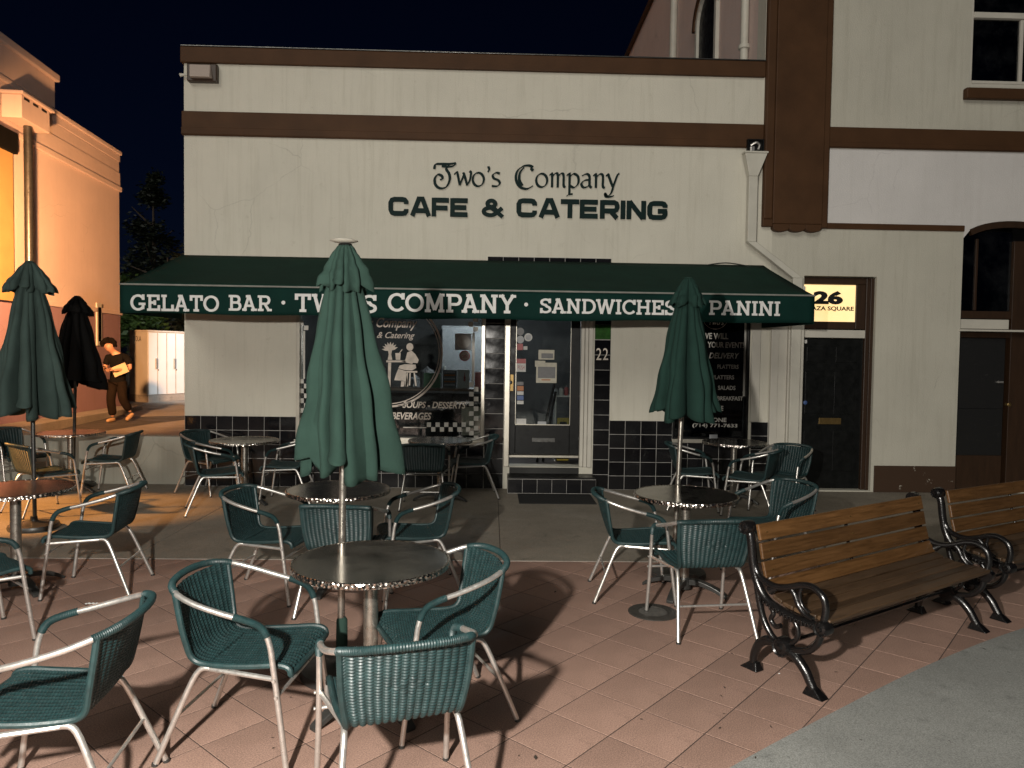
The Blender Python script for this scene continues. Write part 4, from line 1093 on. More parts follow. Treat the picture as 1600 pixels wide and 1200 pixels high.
# side wall above the cafe roof, with arched window and pipes
SX = XP+.01
STOP = hit_x(1022, 0, SX).z; 
MB().box(SX, SX+.3, WY+.301, 24, Z_TOP-.7, STOP).build('side_wall', M_pinkside, cb)
MB().box(SX-.06, SX+.3, WY+.301, 24, STOP+.001, STOP+.16).build('side_coping', M_brown, cb, bevel=.01)
box('rear_wall', (SX+.301, BR, 23.7, 24, 0, 9.4), M_beige, cb, 0); box('far_side_wall', (BR-.3, BR-.001, WY+.302, 23.69, 0, 9.4), M_beige, cb, 0); box('top_roof', (SX+.301, BR-.301, WY+.302, 23.69, 9.0, 9.2), M_base, cb, 0)
for px in (1052, 1163):
    p = hit_x(px, 60, SX-.07)
    MB().tube([(SX-.07, p.y, Z_TOP-.6), (SX-.07, p.y, STOP-.1)], .07 if px < 1100 else .055, 14).build('vent_pipe', M_gutter, cb, True)
    for z in (Z_TOP+.45, Z_TOP+1.6): MB().tube([(SX-.07, p.y, z), (SX-.07, p.y, z+.05)], .08, 14).build('pipe_collar', M_gutter, cb, True)
pa, pb = hit_x(1092, 60, SX), hit_x(1122, 60, SX)
aw0, aw1 = pb.y, pa.y; awz = hit_x(1098, 36, SX).z
sw = win_part('side_window', cb, 'narrow arched window with brown hood in the rose side wall')
def half_ring(y0, y1, z0, zs, w):
    c, r = (y0+y1)/2, (y1-y0)/2
    return [(y0, z0), (y0, zs)] + [(c-r*math.cos(PI*k/10), zs+r*.75*math.sin(PI*k/10)) for k in range(1, 10)] + [(y1, zs), (y1, z0)]
for nm, gw, dd, mt_, in (('hood', .10, .09, M_brown), ('frame', .0, .06, M_offwhite)):
    m = MB(); ribbon(m, half_ring(aw0-gw, aw1+gw, Z_TOP-.5 if nm == 'frame' else awz-.02, awz, 0), lambda t, s: .05, lambda u, v, d: (SX-.0005-d, u, v), 0, dd); m.build(nm, mt_, sw)
MB().prism(half_ring(aw0+.051, aw1-.051, Z_TOP-.5, awz-.02, 0), 0, .012, lambda u, v, w: (SX-.0008-w, u, v)).build('pane', M_black, sw)
# ================================================================ low wall left of the cafe
lw = thing('low_wall', 'low grey concrete wall left of the cafe corner', 'wall', (0,0,0))
lp = hit_z(262, 757, 0); LWY = lp.y; lzt = hit_y(262, 682, LWY).z
MB().box(-9.5, XL-.034, LWY, LWY+.22, -.005, lzt).build('wall', M_concrete, lw, bevel=.012)

# ================================================================ pink building on the left
pk = thing('pink_building', 'stepped pink stucco building with purple base lit orange on the left', 'building', (0,0,0))
E0 = hit_alley(188, 640)
dirv = Vector((.075, -1, 0)).normalized()          # along the wall, towards the camera
nrm = Vector((1, .075, 0)).normalized()            # out of the wall
def pw(px, py):                                     # point on the wall plane: (distance along, height)
    d = ray(px, py); o = Vector((0, 0, CAM_H))
    t = (E0-o).dot(nrm)/d.dot(nrm); p = o+d*t
    return (p-E0).dot(dirv), p.z
def onwall(s, z, out): p = E0+dirv*s+nrm*out; return (p.x, p.y, z)
def wbox(name, s0, s1, z0, z1, o0, o1, mt, bevel=.01, parent=pk):
    vs = [onwall(s, z, o) for z in (z0, z1) for s, o in ((s0,o0),(s1,o0),(s1,o1),(s0,o1))]
    return MB().add(vs, [(0,3,2,1),(4,5,6,7),(0,1,5,4),(1,2,6,5),(2,3,7,6),(3,0,4,7)]).build(name, mt, parent, bevel=bevel)
zr = pw(188, 238)[1]; zr_b = pw(188, 246)[1]
sstep = pw(82, 150)[0]; zhi = pw(83, 119)[1]
zmo = pw(188, 293)[1]; zmob = pw(188, 301)[1]
zpu = pw(187, 492)[1]
base_z = ALZ(E0.y)-.6
wbox('wall', 0, 14, zpu, zr-.1, -.4, 0, M_pink, 0)
wbox('raised_wall', sstep, 14, zr+.001, zhi-.1, -.4, .0, M_pink, 0)
wbox('coping', -.06, 14, zr-.099, zr, -.45, .06, M_pink, .02)
wbox('coping_fillet', -.03, 14, zr-.26, zr-.1, .0005, .015, M_pink, .01)
wbox('raised_coping', sstep-.12, 14, zhi-.099, zhi+.05, -.45, .10, M_pink, .02)
wbox('raised_fillet', sstep-.06, 14, zhi-.65, zhi-.1, .0005, .02, M_pink, .01)
wbox('moulding', -.05, 14, zmob, zmo, .0005, .06, M_pink, .02)
wbox('moulding_shelf', -.02, 14, zmo+.002, zmo+.35, .0005, .02, M_pink, .006)
wbox('base_moulding', -.06, 14, zpu-.01, zpu+.10, .0005, .05, M_pink, .015)
wbox('base_wall', 0, 14, base_z, zpu-.0105, -.4, .012, M_purple, 0)
wbox('footing', 0, 14, base_z, ALZ(E0.y)+.10, .0125, .55, M_alleyconc, .02)
wbox('rear_face', -.001, .30, base_z, zr-.11, -8, -.401, M_pink, 0)
s0, z0 = pw(148, 590); s1, z1 = pw(152.5, 480)
nw = win_part('narrow_window', pk)
wbox('frame', s1-.12, s1+.14, pw(150,540)[1], z1+.1, .013, .05, M_offwhite, .01, nw); wbox('pane', s1-.06, s1+.08, pw(150,540)[1]+.1, z1, .0505, .056, M_darkglass, 0, nw)
# rain box and pipe on the pink wall
bs0, bs1 = pw(47, 180)[0], pw(-4, 180)[0]
bz1, bz0 = pw(22, 156)[1], pw(22, 196)[1]
pk2 = thing('rain_box', 'pale rain box with dark pipe on the pink wall', 'drainpipe', (0,0,0))
wbox('box', bs0+.1, bs1, bz0, bz1-.06, .065, .42, M_pink, .015, pk2); wbox('rim', bs0, bs1+.05, bz1-.059, bz1, .065, .47, M_pink, .015, pk2)
for k in range(3): wbox('slot', bs0+.22+.30*k, bs0+.40+.30*k, bz1-.13, bz1-.085, .4205, .424, M_black, 0, pk2)
pp = [onwall((bs0+bs1)/2, z, .24) for z in (ALZ(14)+.0, 3.0, bz0)]
MB().tube(pp, .075, 12).build('pipe', M_darksteel, pk2, True)
M_canvas = mat('yellow_canvas', (.42, .26, .09), .8, var=.1, vs=3)
s_ = pw(14, 400)[0]
ys = thing('canvas_screen', 'yellow canvas screen hanging at the left edge of the pink wall', 'screen', (0,0,0))
wbox('canvas', s_, s_+1.5, pw(8,470)[1], pw(8,232)[1], .07, .09, M_canvas, .004, ys)
wbox('hood', s_-.05, s_+1.6, pw(8,238)[1], pw(8,205)[1], .07, .16, M_umb_black, .01, ys)

# ================================================================ cabinet, trees, person in the alley
cp = hit_alley(232, 629)
ck = hit_alley(192, 623)
cab = thing('utility_cabinet', 'tall white utility cabinet with narrow doors in the alley', 'cabinet', (cp.x, cp.y, ALZ(cp.y)-.01), R(61))
chh = (hit_y(232, 515, cp.y).z - ALZ(cp.y))
M_cab = mat('white_cabinet_paint', (.72, .73, .72), .4, var=.05, vs=3)
M_cabside = mat('beige_cabinet_paint', (.55, .50, .42), .5, var=.06, vs=3)
CWd, CDp = 3.0, .86
box('plinth', (-.02, CWd+.02, -.02, CDp, 0, .22), M_alleyconc, cab, .01)
box('body', (0, CWd, .03, CDp-.02, .221, chh-.05), M_cabside, cab, .008)
box('roof_panel', (-.02, CWd/2-.01, -.01, CDp, chh-.049, chh), M_cabside, cab, .008); box('roof_panel', (CWd/2+.01, CWd+.02, -.01, CDp, chh-.049, chh), M_cabside, cab, .008)
for k in range(10):
    w = CWd/10; d = box('door', (k*w+.014, (k+1)*w-.014, -.0, .0295, .235, chh-.07), M_cab, cab, .004)
    if k % 2 == 0:
        box('handle', (k*w+w-.075, k*w+w-.02, -.05, -.0005, .98, 1.28), M_alu, d, .008); box('keyhole', (k*w+w-.02+.03, k*w+w+.03, -.012, -.0005, .92, .96), M_black, d, .003)
dmy = strip_text('VOLA', 0, .34, 0, .15, 0, M_ink, cab, 'lettering', .002)[0]
for v in dmy.data.vertices: v.co = (-.001-abs(v.co.y)*1.0, CDp-.06-.0-v.co.x if False else CDp-.55+.0+.34-v.co.x, v.co.z+chh-.32)

def leaf_crown(n, fn, s, seed):
    rd = random.Random(seed); m = MB()
    for _ in range(n):
        c = Vector(fn(rd)); a = rd.uniform(0, 6.28); t = rd.uniform(-1, 1)
        u = Vector((math.cos(a), math.sin(a), t*.6)).normalized(); w = u.cross(Vector((rd.uniform(-1,1), rd.uniform(-1,1), rd.uniform(.2,1)))).normalized(); k = s*rd.uniform(.6, 1.3)
        m.add([c-u*k, c+w*k*.45, c+u*k, c-w*k*.45], [(0,1,2,3)])
    return m
M_leaf = mat('dark_leaf', (.012, .018, .008), .6, var=.5, vs=3)
M_leaf2 = mat('lit_leaf_tone', (.06, .10, .022), .5, var=.4, vs=3)  # lighter green: the light on these leaves is put into the colour
M_bark = mat('bark', (.07, .05, .035), .9, var=.3, vs=10, bs=25)
def tree(name, label, px, Y, h, r, z0, n, shape, lm, seed):
    x = hit_y(px, 500, Y).x
    t = thing(name, label, 'tree', (x, Y, ALZ(Y)-.05))
    MB().tube([(0,0,0), (.05,0,h*.35), (0,.05,h*.7), (0,0,h*.92)], [.2,.15,.08,.03], 8).build('trunk', M_bark, t, True)
    for k in range(5):
        a = k*2.4; zz = h*(.35+.1*k)
        MB().tube([(0,0,zz), (math.cos(a)*r*.6, math.sin(a)*r*.6, zz+h*.1)], [.07,.02], 6).build('limb', M_bark, t)
    rd0 = random.Random(seed)
    cl = []
    for _ in range(26 if shape == 'round' else 18):
        a = rd0.uniform(0, 6.28); q0 = rd0.random()**.5
        if shape == 'round': cl.append((math.cos(a)*r*q0, math.sin(a)*r*q0, z0+(h-z0)*rd0.uniform(.05, .95)*(1-.35*q0), r*rd0.uniform(.25,.42)))
        else:
            tt = rd0.random(); rr_ = r*(1-tt)**.75*.8+.15; cl.append((math.cos(a)*rr_*q0, math.sin(a)*rr_*q0, z0+(h-z0)*tt, .25+rr_*.35))
    def fn(rd):
        c = rd.choice(cl); g = lambda: rd.gauss(0, .5)
        return (c[0]+g()*c[3], c[1]+g()*c[3], c[2]+g()*c[3])
    leaf_crown(n, fn, .13 if shape == 'round' else .11, seed).build('crown', lm, t, fix=False)
tree('pine_tree', 'dark pointed conifer rising behind the alley', 240, 36, hit_y(240, 278, 36).z-.6, 1.6, 2.0, 6000, 'cone', M_leaf, 3)
tree('street_tree', 'dark bushy tree behind the white cabinet', 262, 30, 5.6, 2.3, 1.6, 7000, 'round', M_leaf, 4)
tree('street_tree', 'leafy tree with lit green put into its leaf colour beside the corner of the pink building', 203, 27.5, 4.3, 1.1, 2.0, 3500, 'round', M_leaf2, 5)
tree('street_tree', 'dark tree low behind the awning end', 300, 33, 5.2, 2.2, 1.5, 5000, 'round', M_leaf, 6)
hd = thing('hedge', 'dark hedge closing the end of the alley', 'hedge', (-12, 40, ALZ(40)))
def hfn(rd): return (rd.uniform(-12, 14), rd.uniform(-1, 1), rd.random()**.7*4.5)
leaf_crown(9000, hfn, .22, 11).build('foliage', M_leaf, hd, fix=False)
for k in range(10): MB().tube([(-11+2.6*k,0,0), (-11+2.6*k,.1,2.4)], [.06,.03], 6).build('stem', M_bark, hd)
# ================================================================ person walking in the alley
def skinned(name, joints, edges, mt, parent, root=0, sub=2):
    me = bpy.data.meshes.new(name); me.from_pydata([j[0] for j in joints], edges, []); me.materials.append(mt)
    o = link(name, me, parent)
    sk = o.modifiers.new('skin', 'SKIN'); sk.use_smooth_shade = True
    for i, j in enumerate(joints):
        r = j[1] if isinstance(j[1], tuple) else (j[1], j[1])
        me.skin_vertices[0].data[i].radius = r
        me.skin_vertices[0].data[i].use_root = (i == root)
    s = o.modifiers.new('sub', 'SUBSURF'); s.levels = sub; s.render_levels = sub
    return o
M_skin = mat('skin', (.34, .18, .115), .55, var=.08, vs=8)
M_tee = mat('black_tee', (.004, .0036, .0036), .9, var=.3, vs=20, spec=.1)
M_pants = mat('dark_brown_trousers', (.010, .0065, .0045), .9, var=.3, vs=14, spec=.1)
M_shoe = mat('tan_shoes', (.40, .25, .13), .6, var=.15, vs=12)
M_hair = mat('dark_hair', (.0040, .0028, .0024), .9, var=.4, vs=60, bs=90, bst=.5, spec=.08)
M_paper = mat('cream_folder', (.42, .33, .21), .7, var=.06, vs=8)
fp = hit_alley(184, 659)
who = thing('person', 'person in black tee and dark trousers walking with folder and phone in the alley', 'person', (fp.x, fp.y, ALZ(fp.y)), R(6))
V = lambda x, y, z: (x, y, z)
J = [(V(.0,0,.95),(.10,.07)), (V(.02,0,1.12),(.10,.065)), (V(.02,-.01,1.32),(.11,.07)), (V(.0,-.02,1.46),(.08,.055)), (V(-.05,-.05,1.54),.055),
     (V(-.095,-.09,1.585),.085), (V(-.13,-.115,1.655),(.105,.115)), (V(-.14,-.10,1.73),(.09,.095)),
     (V(-.17,-.03,1.42),.060), (V(-.24,-.06,1.17),.045), (V(-.15,-.30,1.15),.032),
     (V(.20,.0,1.42),.062), (V(.29,-.04,1.17),.047), (V(.02,-.27,1.14),.032),
     (V(-.09,-.01,.86),.07), (V(-.12,-.05,.50),.05), (V(-.10,.0,.10),.042),
     (V(.09,.0,.86),.07), (V(.12,-.06,.50),.05), (V(.23,.12,.20),.042)]
Ed = [(0,1),(1,2),(2,3),(3,4),(4,5),(5,6),(6,7),(3,8),(8,9),(9,10),(3,11),(11,12),(12,13),(0,14),(14,15),(15,16),(0,17),(17,18),(18,19)]
skinned('body', J, Ed, M_skin, who)
skinned('shirt', [(V(.0,0,.78),(.175,.13)), (V(.0,0,.92),(.178,.135)), (V(.02,0,1.1),(.17,.125)), (V(.02,-.01,1.32),(.185,.13)), (V(.0,-.02,1.45),(.12,.10)),
                  (V(-.17,-.03,1.42),.085), (V(-.225,-.055,1.24),.075), (V(.20,0,1.42),.088), (V(.265,-.03,1.25),.078)],
        [(0,1),(1,2),(2,3),(3,4),(4,5),(5,6),(4,7),(7,8)], M_tee, who)
skinned('trousers', [(V(.0,0,1.0),(.165,.125)), (V(-.09,-.01,.84),.118), (V(-.125,-.05,.50),.098), (V(-.10,.0,.13),.088),
                     (V(.09,0,.84),.118), (V(.125,-.06,.50),.098), (V(.215,.09,.24),.088)], [(0,1),(1,2),(2,3),(0,4),(4,5),(5,6)], M_pants, who)
skinned('shoe', [(V(-.09,.06,.045),.045), (V(-.11,-.06,.045),.052), (V(-.15,-.20,.035),.038)], [(0,1),(1,2)], M_shoe, who)
skinned('shoe', [(V(.25,.18,.17),.045), (V(.22,.06,.10),.052), (V(.19,-.04,.04),.038)], [(0,1),(1,2)], M_shoe, who)
hm = MB()
def hair_fn(u, v):
    a = 2*PI*u; el = -.42+v*1.99
    k = 1+.10*math.sin(a*7+v*9)+.06*math.sin(a*13)
    r = .140*k
    y = math.sin(a)*math.cos(el)*r*1.05
    if y < -.05 and el < .12: y = -.05
    return (-.145+math.cos(a)*math.cos(el)*r*1.1, -.10+y+.012, 1.705+math.sin(el)*r)
hm.grid(hair_fn, 40, 12, True).build('hair', M_hair, who, True)
# face: nose, ears, eyes, mouth on the tilted head
fc = Vector((-.155, -.212, 1.655))
MB().lathe([(.004,.0),(.012,.01),(.006,.03)], 8, (fc.x, fc.y-.004, fc.z-.005)).build('nose', M_skin, who, True)
for sx_ in (-.03, .03): MB().lathe([(.002,-.005),(.009,0),(.002,.005)], 8, (fc.x+sx_, fc.y+.012, fc.z+.03)).build('eye', M_hair, who, True)
MB().box(fc.x-.02, fc.x+.02, fc.y+.006, fc.y+.016, fc.z-.036, fc.z-.029).build('mouth', M_pants, who)
for sx_ in (-.225, -.045): MB().lathe([(.004,-.03),(.016,-.01),(.016,.015),(.006,.03)], 8, (sx_, -.10, 1.66)).build('ear', M_skin, who, True)
def hand(cx, cy, cz, sgn):
    js = [(V(cx,cy,cz),.030), (V(cx-.03*sgn,cy-.035,cz),(.036,.020)), (V(cx-.05*sgn,cy-.07,cz),(.036,.018))]; es = [(0,1),(1,2)]
    skinned('palm', js, es, M_skin, who, 0, 1)
    for k in range(4):
        f = -.028+.019*k; L = (.055,.065,.06,.045)[k]
        b = Vector((cx-.05*sgn, cy-.072+f*.3, cz+f))
        skinned('finger', [(tuple(b),.010), (tuple(b+Vector((-.6*L*sgn,-.6*L,.0))),.009), (tuple(b+Vector((-.75*L*sgn,-.9*L,.022))),.007)], [(0,1),(1,2)], M_skin, who, 0, 1)
    skinned('thumb', [(V(cx-.01*sgn,cy-.03,cz+.03),.012), (V(cx-.03*sgn,cy-.06,cz+.05),.010), (V(cx-.045*sgn,cy-.09,cz+.045),.008)], [(0,1),(1,2)], M_skin, who, 0, 1)
hand(-.15, -.30, 1.15, -.4); hand(.02, -.27, 1.14, 1.0)
ph = tag(box('mobile_phone', (-.04, .04, -.006, .006, -.07, .07), M_black, None, .004), 'dark phone held in the walking person\'s hands', 'phone')
mw = Matrix.Translation(who.location) @ Matrix.Rotation(R(6), 4, 'Z')
ph.matrix_world = mw @ Matrix.Translation((-.15, -.385, 1.185)) @ Matrix.Rotation(R(-55), 4, 'X')
fo = tag(box('folder', (-.16, .16, -.012, .012, -.11, .11), M_paper, None, .003), 'cream folder tucked under the walking person\'s arm', 'folder')
fo.matrix_world = mw @ Matrix.Translation((.12, -.175, 1.15)) @ Matrix.Rotation(R(-24), 4, 'Y')

# ================================================================ chairs
def make_chair():
    t = thing('cafe_chair', 'chair', 'chair', (0,0,0))
    loop = [(-.272,.265,0), (-.268,.235,.22), (-.268,.205,.44), (-.270,.188,.55), (-.272,.155,.615), (-.275,.09,.645), (-.278,-.02,.672), (-.270,-.14,.705), (-.235,-.235,.735), (-.15,-.295,.752), (0,-.318,.758)]
    loop = loop + [(-x, y, z) for x, y, z in loop[-2::-1]]
    sp_ = smoothpath(loop, 6); N = len(sp_)
    MB().tube(sp_, .0125, 10).build('arm_frame', M_alu, t, True)
    def wrap(a, b, nm, par=t, r=.0155):
        seg = sp_[int(a*N):int(b*N)]
        fine = []
        for p, q2 in zip(seg[:-1], seg[1:]): fine += [p+(q2-p)*k/5 for k in range(5)]
        rr_ = [r+.0011*(1 if k % 2 else -1) for k in range(len(fine))]
        MB().tube(fine, rr_, 10).build(nm, M_wrap, par, True)
    wrap(.165, .275, 'arm_wrap'); wrap(.725, .835, 'arm_wrap'); wrap(.395, .605, 'back_wrap')
    # woven seat and back: one curved sheet, stakes and weavers modelled
    prof = smoothpath([(0,.262,.405), (0,.252,.432), (0,.20,.442), (0,.08,.432), (0,-.06,.424), (0,-.15,.428), (0,-.195,.455), (0,-.222,.52), (0,-.255,.62), (0,-.292,.74)], 8)
    L = [0]
    for a, b in zip(prof[:-1], prof[1:]): L.append(L[-1]+(b-a).length)
    def at_len(s):
        s *= L[-1]
        for i in range(len(L)-1):
            if s <= L[i+1] or i == len(L)-2:
                k = (s-L[i])/(L[i+1]-L[i]); p = prof[i]+(prof[i+1]-prof[i])*k
                d = (prof[i+1]-prof[i]).normalized(); return p, Vector((0, -d.z, d.y))
    NC, NR = 15, 124
    samples = {}
    def sheet(side):
        def fn(u, v):
            if v not in samples: samples[v] = at_len(v)
            p, n = samples[v]
            hw = .222 - .022*math.exp(-((v-.55)/.16)**2) + (.012*max(0, v-.6)/.4)
            x = (u*2-1)*hw
            curve = max(0, (v-.5)/.5); yo = .055*curve*(x/hw)**2
            dish = -.010*(1-(x/hw)**2) if v < .5 else 0
            col, row = u*NC, v*NR
            h = .0024*math.cos(PI*row)*(1 if math.cos(PI*col) > 0 else -1)*abs(math.cos(PI*col))**.5 + .0042*(abs(math.cos(PI*col))-.5)
            du, dv = abs(u-.5)/.17, abs(v-.80)/.055
            if du+dv < 1: h += .0022*math.sin(PI*row/6)*math.sin(PI*col+PI*int(row/6))
            off = h + side*.0035
            return (x, p.y+yo+n.y*off, p.z+dish+n.z*off)
        return fn
    m = MB().grid(sheet(1), 90, 310).grid(sheet(-1), 90, 310)
    m.build('woven_seat', M_wicker, t, True, fix=False)
    # wrapped edge tubes
    def edge_path(s):
        out = []
        for k in range(41):
            v = k/40; p, n = at_len(v); hw = .226 - .022*math.exp(-((v-.55)/.16)**2) + (.012*max(0, v-.6)/.4)
            yo = .055*max(0, (v-.5)/.5)
            out.append((s*hw, p.y+yo, p.z))
        return out
    for s in (-1, 1):
        pp = smoothpath(edge_path(s), 4); MB().tube(pp, [.0128+.0009*(k % 2) for k in range(len(pp))], 9).build('edge_wrap', M_wrap, t, True)
    fp_ = smoothpath([(-.226,.262,.405), (-.10,.272,.41), (.10,.272,.41), (.226,.262,.405)], 24)
    MB().tube(fp_, [.0128+.0009*(k % 2) for k in range(len(fp_))], 9).build('front_wrap', M_wrap, t, True)
    # rear legs, seat frame, stretchers, bolts
    for s in (-1, 1):
        MB().tube(smoothpath([(s*.205,-.10,.408), (s*.212,-.155,.385), (s*.235,-.235,.20), (s*.258,-.315,0)], 5), .0125, 10).build('rear_leg', M_alu, t, True)
        MB().tube([(s*.262,.20,.40), (s*.205,-.10,.405)], .011, 8).build('seat_rail', M_alu, t, True)
        for yy, zz, xx in ((.222,.33,.282), (.212,.40,.282)):
            MB().tube([(s*xx, yy, zz), (s*(xx+.006), yy, zz)], .007, 8).build('bolt', M_alu, t)
    MB().tube([(-.268,.222,.33), (.268,.222,.33)], .008, 8).build('stretcher', M_alu, t, True)
    MB().tube([(-.234,-.232,.205), (.234,-.232,.205)], .0075, 8).build('stretcher', M_alu, t, True)
    for s in (-1, 1):
        MB().tube([(s*.272,.265,0), (s*.272,.264,.012)], .0145, 10).build('foot_cap', M_base, t, True)
        MB().tube([(s*.258,-.315,0), (s*.2575,-.313,.012)], .0145, 10).build('foot_cap', M_base, t, True)
    return t
chair0 = make_chair()
CH = [  # seat centre seen at (px, py), heading in degrees, label, gloss
 (396,1008, -6, 'green wicker chair left of the nearest table, facing right'),
 (618,1092,108, 'nearest green wicker chair, back turned, in front of the nearest table'),
 (686, 975,203, 'green wicker chair right of the nearest table, facing left'),
 (422, 835, -8, 'green wicker chair left of the middle table behind the nearest one'),
 (540, 850, 86, 'green wicker chair with back turned between the two middle tables'),
 (650, 830,194, 'green wicker chair right of the middle table, facing left'),
 (338, 738, 22, 'dark chair turned away at the left of the table by the tiled corner'),
 (328, 716,-22, 'dark chair behind, nearest the tiled corner of the cafe'),
 (450, 727,182, 'dark chair right of the table by the tiled corner, partly behind the umbrella'),
 (664, 734, 90, 'dark chair with back turned at the table under the display window'),
 (738, 722,186, 'dark chair beside the cafe step, facing left'),
 (992, 838, -4, 'green wicker chair left of the table under the right umbrella'),
 (1094,875, 96, 'green wicker chair with back turned beside the bench end'),
 (1205,818,202, 'green wicker chair behind the bench, facing left'),
 (1082,737, -8, 'dark chair left of the table under the catering window'),
 (1175,746,146, 'dark chair turned away right of the table under the catering window'),
 (1222,742,222, 'dark chair in front of the black street door'),
 (150, 828,188, 'chair right of the left umbrella table, facing left'),
 (-52, 892, 50, 'chair cut off by the left edge below the left umbrella table'),
 (68,  738, 55, 'dark chair with back turned in front of the black umbrella'),
 (176, 717,188, 'dark chair in front of the low wall, facing left'),
 (22,  712,-25, 'dark slatted chair farthest left behind the black umbrella table'),
 (90, 1086,187, 'large wicker chair in the lower left corner, facing left'),
]
for i, (px, py, hdg, lab) in enumerate(CH):
    o = chair0 if i == 0 else copy_tree(chair0)
    p = hit_z(px, py, .43)
    o.location = (p.x, p.y, .0055 if p.y > CURB_Y else .001); o.rotation_euler = (0, 0, R(hdg-90))
    tag(o, lab, 'chair', 'wicker chairs around the cafe tables')

# ================================================================ tables
def make_table():
    t = thing('cafe_table', 'table', 'table', (0,0,0))
    r = .385
    MB().lathe([(.02,.739), (r-.012,.739), (r-.012,.7425), (.02,.7425)], 64).build('table_top', M_top, t, True)
    MB().lathe([(r-.011,.715), (r,.716), (r+.002,.73), (r,.742), (r-.004,.745), (r-.0112,.7435)], 64, cap=False).build('edge_band', M_edge, t, True)
    MB().lathe([(.02,.712), (.16,.712), (.16,.7385), (.02,.7385)], 24).build('mount_plate', M_base, t, True)
    MB().lathe([(.036,.05), (.036,.711)], 20).build('column', M_polealu, t, True)
    MB().lathe([(.05,.03), (.052,.09), (.04,.115)], 20).build('collar', M_base, t, True)
    for k in range(4):
        a = PI/4+k*PI/2
        pts = smoothpath([(0.045,0,.085), (.12,0,.088), (.22,0,.062), (.29,0,.030), (.325,0,.008)], 4)
        m = MB()
        n = len(pts)
        for i, p in enumerate(pts):
            w, h = .034-.010*i/n, .020-.008*i/n
            for dy, dz in ((-w,-h),(w,-h),(w,h),(-w,h)):
                m.v.append((p.x*math.cos(a)-dy*math.sin(a), p.x*math.sin(a)+dy*math.cos(a), max(.001, p.z+dz)))
        for i in range(n-1):
            for j in range(4): q2 = (j+1) % 4; m.f.append((i*4+j, i*4+q2, i*4+4+q2, i*4+4+j))
        m.f += [(0,1,2,3), (4*n-4,4*n-1,4*n-2,4*n-3)]
        m.build('leg', M_base, t, bevel=.004)
    return t
table0 = make_table()
TB = [(580,875,0,'nearest round steel table, in front of the big green umbrella'), (1072,772,12,'round steel table under the right green umbrella'), (529,764,30,'round steel table behind the nearest one'),
      (382,688,20,'round steel table by the tiled corner'), (1147,691,5,'round steel table under the catering window'), (688,688,40,'round steel table under the display window'),
      (24,763,10,'orange lit round table at the left umbrella'), (110,676,33,'orange lit round table beside the black umbrella')]
for i, (px, py, a, lab) in enumerate(TB):
    o = table0 if i == 0 else copy_tree(table0)
    p = hit_z(px, py, .743)
    o.location = (p.x, min(p.y, WY-.45), .0055 if p.y > CURB_Y else .001); o.rotation_euler = (0, 0, R(a))
    tag(o, lab, 'table', 'round cafe tables')

# ================================================================ closed umbrellas
def umbrella(label, pos, top, bot, rb, mt, seed, pole, finial=False, lean=0.0, sleeve=None, flapw=.15, folds=9, skew=0.0):
    rd = random.Random(seed)
    t = thing('closed_umbrella', label, 'umbrella', pos, 0.0, 'closed parasols at the tables')
    cen = sorted((k+rd.uniform(-.24,.24))/folds*2*PI for k in range(folds)); amp = [rd.uniform(.70,1.14) for _ in cen]; dr = [rd.uniform(-.09,.10) for _ in cen]; hk = [rd.uniform(.0,.05) for _ in cen]
    H = top-bot
    def cs(th):
        best, bi = 9, 0
        for i, c in enumerate(cen):
            d = (th-c+PI) % (2*PI)-PI
            if abs(d) < abs(best): best, bi = d, i
        f = max(0, 1-abs(best)/(PI/folds*1.12))
        return best, bi, f
    def surf(z0, z1, r0, r1, deep, fl):
        def fn(u, v):
            th = 2*PI*u; d, i, f = cs(th)
            s = math.sqrt(max(0, 1-(1-f)**2)); e = v**(.85 if fl else .8)
            Rr = (r0+(r1-r0)*e)*(1+(amp[i]-1)*v)
            wob = 1+.05*math.sin(v*9+i*2)*v+.03*math.sin(v*21+i)
            r = Rr*((1-deep*min(1, .35+v))+deep*min(1, .35+v)*s)*wob
            tw = th + .16*s*min(1, v*1.5)*(1 if i % 3 else -.7)
            z = z0+(z1-z0)*v
            if v > .9: z += (v-.9)/.1*(-.045*s-dr[i]*(.8 if not fl else .25)+(.05 if not fl else .01))
            return (r*math.cos(tw)+lean*(z-bot)+(0 if fl else skew*v*v), r*math.sin(tw), z)
        return fn
    o = MB().grid(surf(top-.012, bot+.03, .030, rb, .56, False), 240, 44, True).build('canopy', mt, t, True); s = o.modifiers.new('thick', 'SOLIDIFY'); s.thickness = .003
    o = MB().grid(surf(top, top-H*.17, .034, flapw, .40, True), 180, 14, True).build('vent_flap', mt, t, True); s = o.modifiers.new('thick', 'SOLIDIFY'); s.thickness = .003
    MB().lathe([(.036,top-.02), (.036,top+.004), (.01,top+.010)], 20, (lean*(top-bot),0,0)).build('cap', mt if not finial else M_umb_black, t, True)
    MB().tube([(-lean*(bot-.1),0,.04), (lean*(top-.03-bot),0,top-.03)], .019, 14).build('pole', pole, t, True)
    if finial:
        MB().lathe([(.02,top+.011), (.06,top+.016), (.075,top+.022), (.06,top+.028), (.02,top+.036)], 22).build('finial', M_gutter, t, True)
    if sleeve: MB().lathe([(.030,.12), (.032,.14), (.030,.30), (.021,.315)], 18).build('sleeve', sleeve, t, True)
    MB().lathe([(.02,.002), (.22,.002), (.225,.02), (.215,.045), (.08,.060), (.035,.075), (.030,.12), (.02,.12)], 36).build('base', M_base, t, True)
    return t
p = hit_z(535, 843, .745); zt1 = hit_y(541, 383, p.y).z; zb1 = hit_y(541, 735, p.y).z
umbrella('large closed green umbrella in front, with pale finial', (p.x, p.y, .001), zt1, zb1, .315, M_umb, 21, M_polealu, True, 0.006, M_umb, .165, 15, .035)
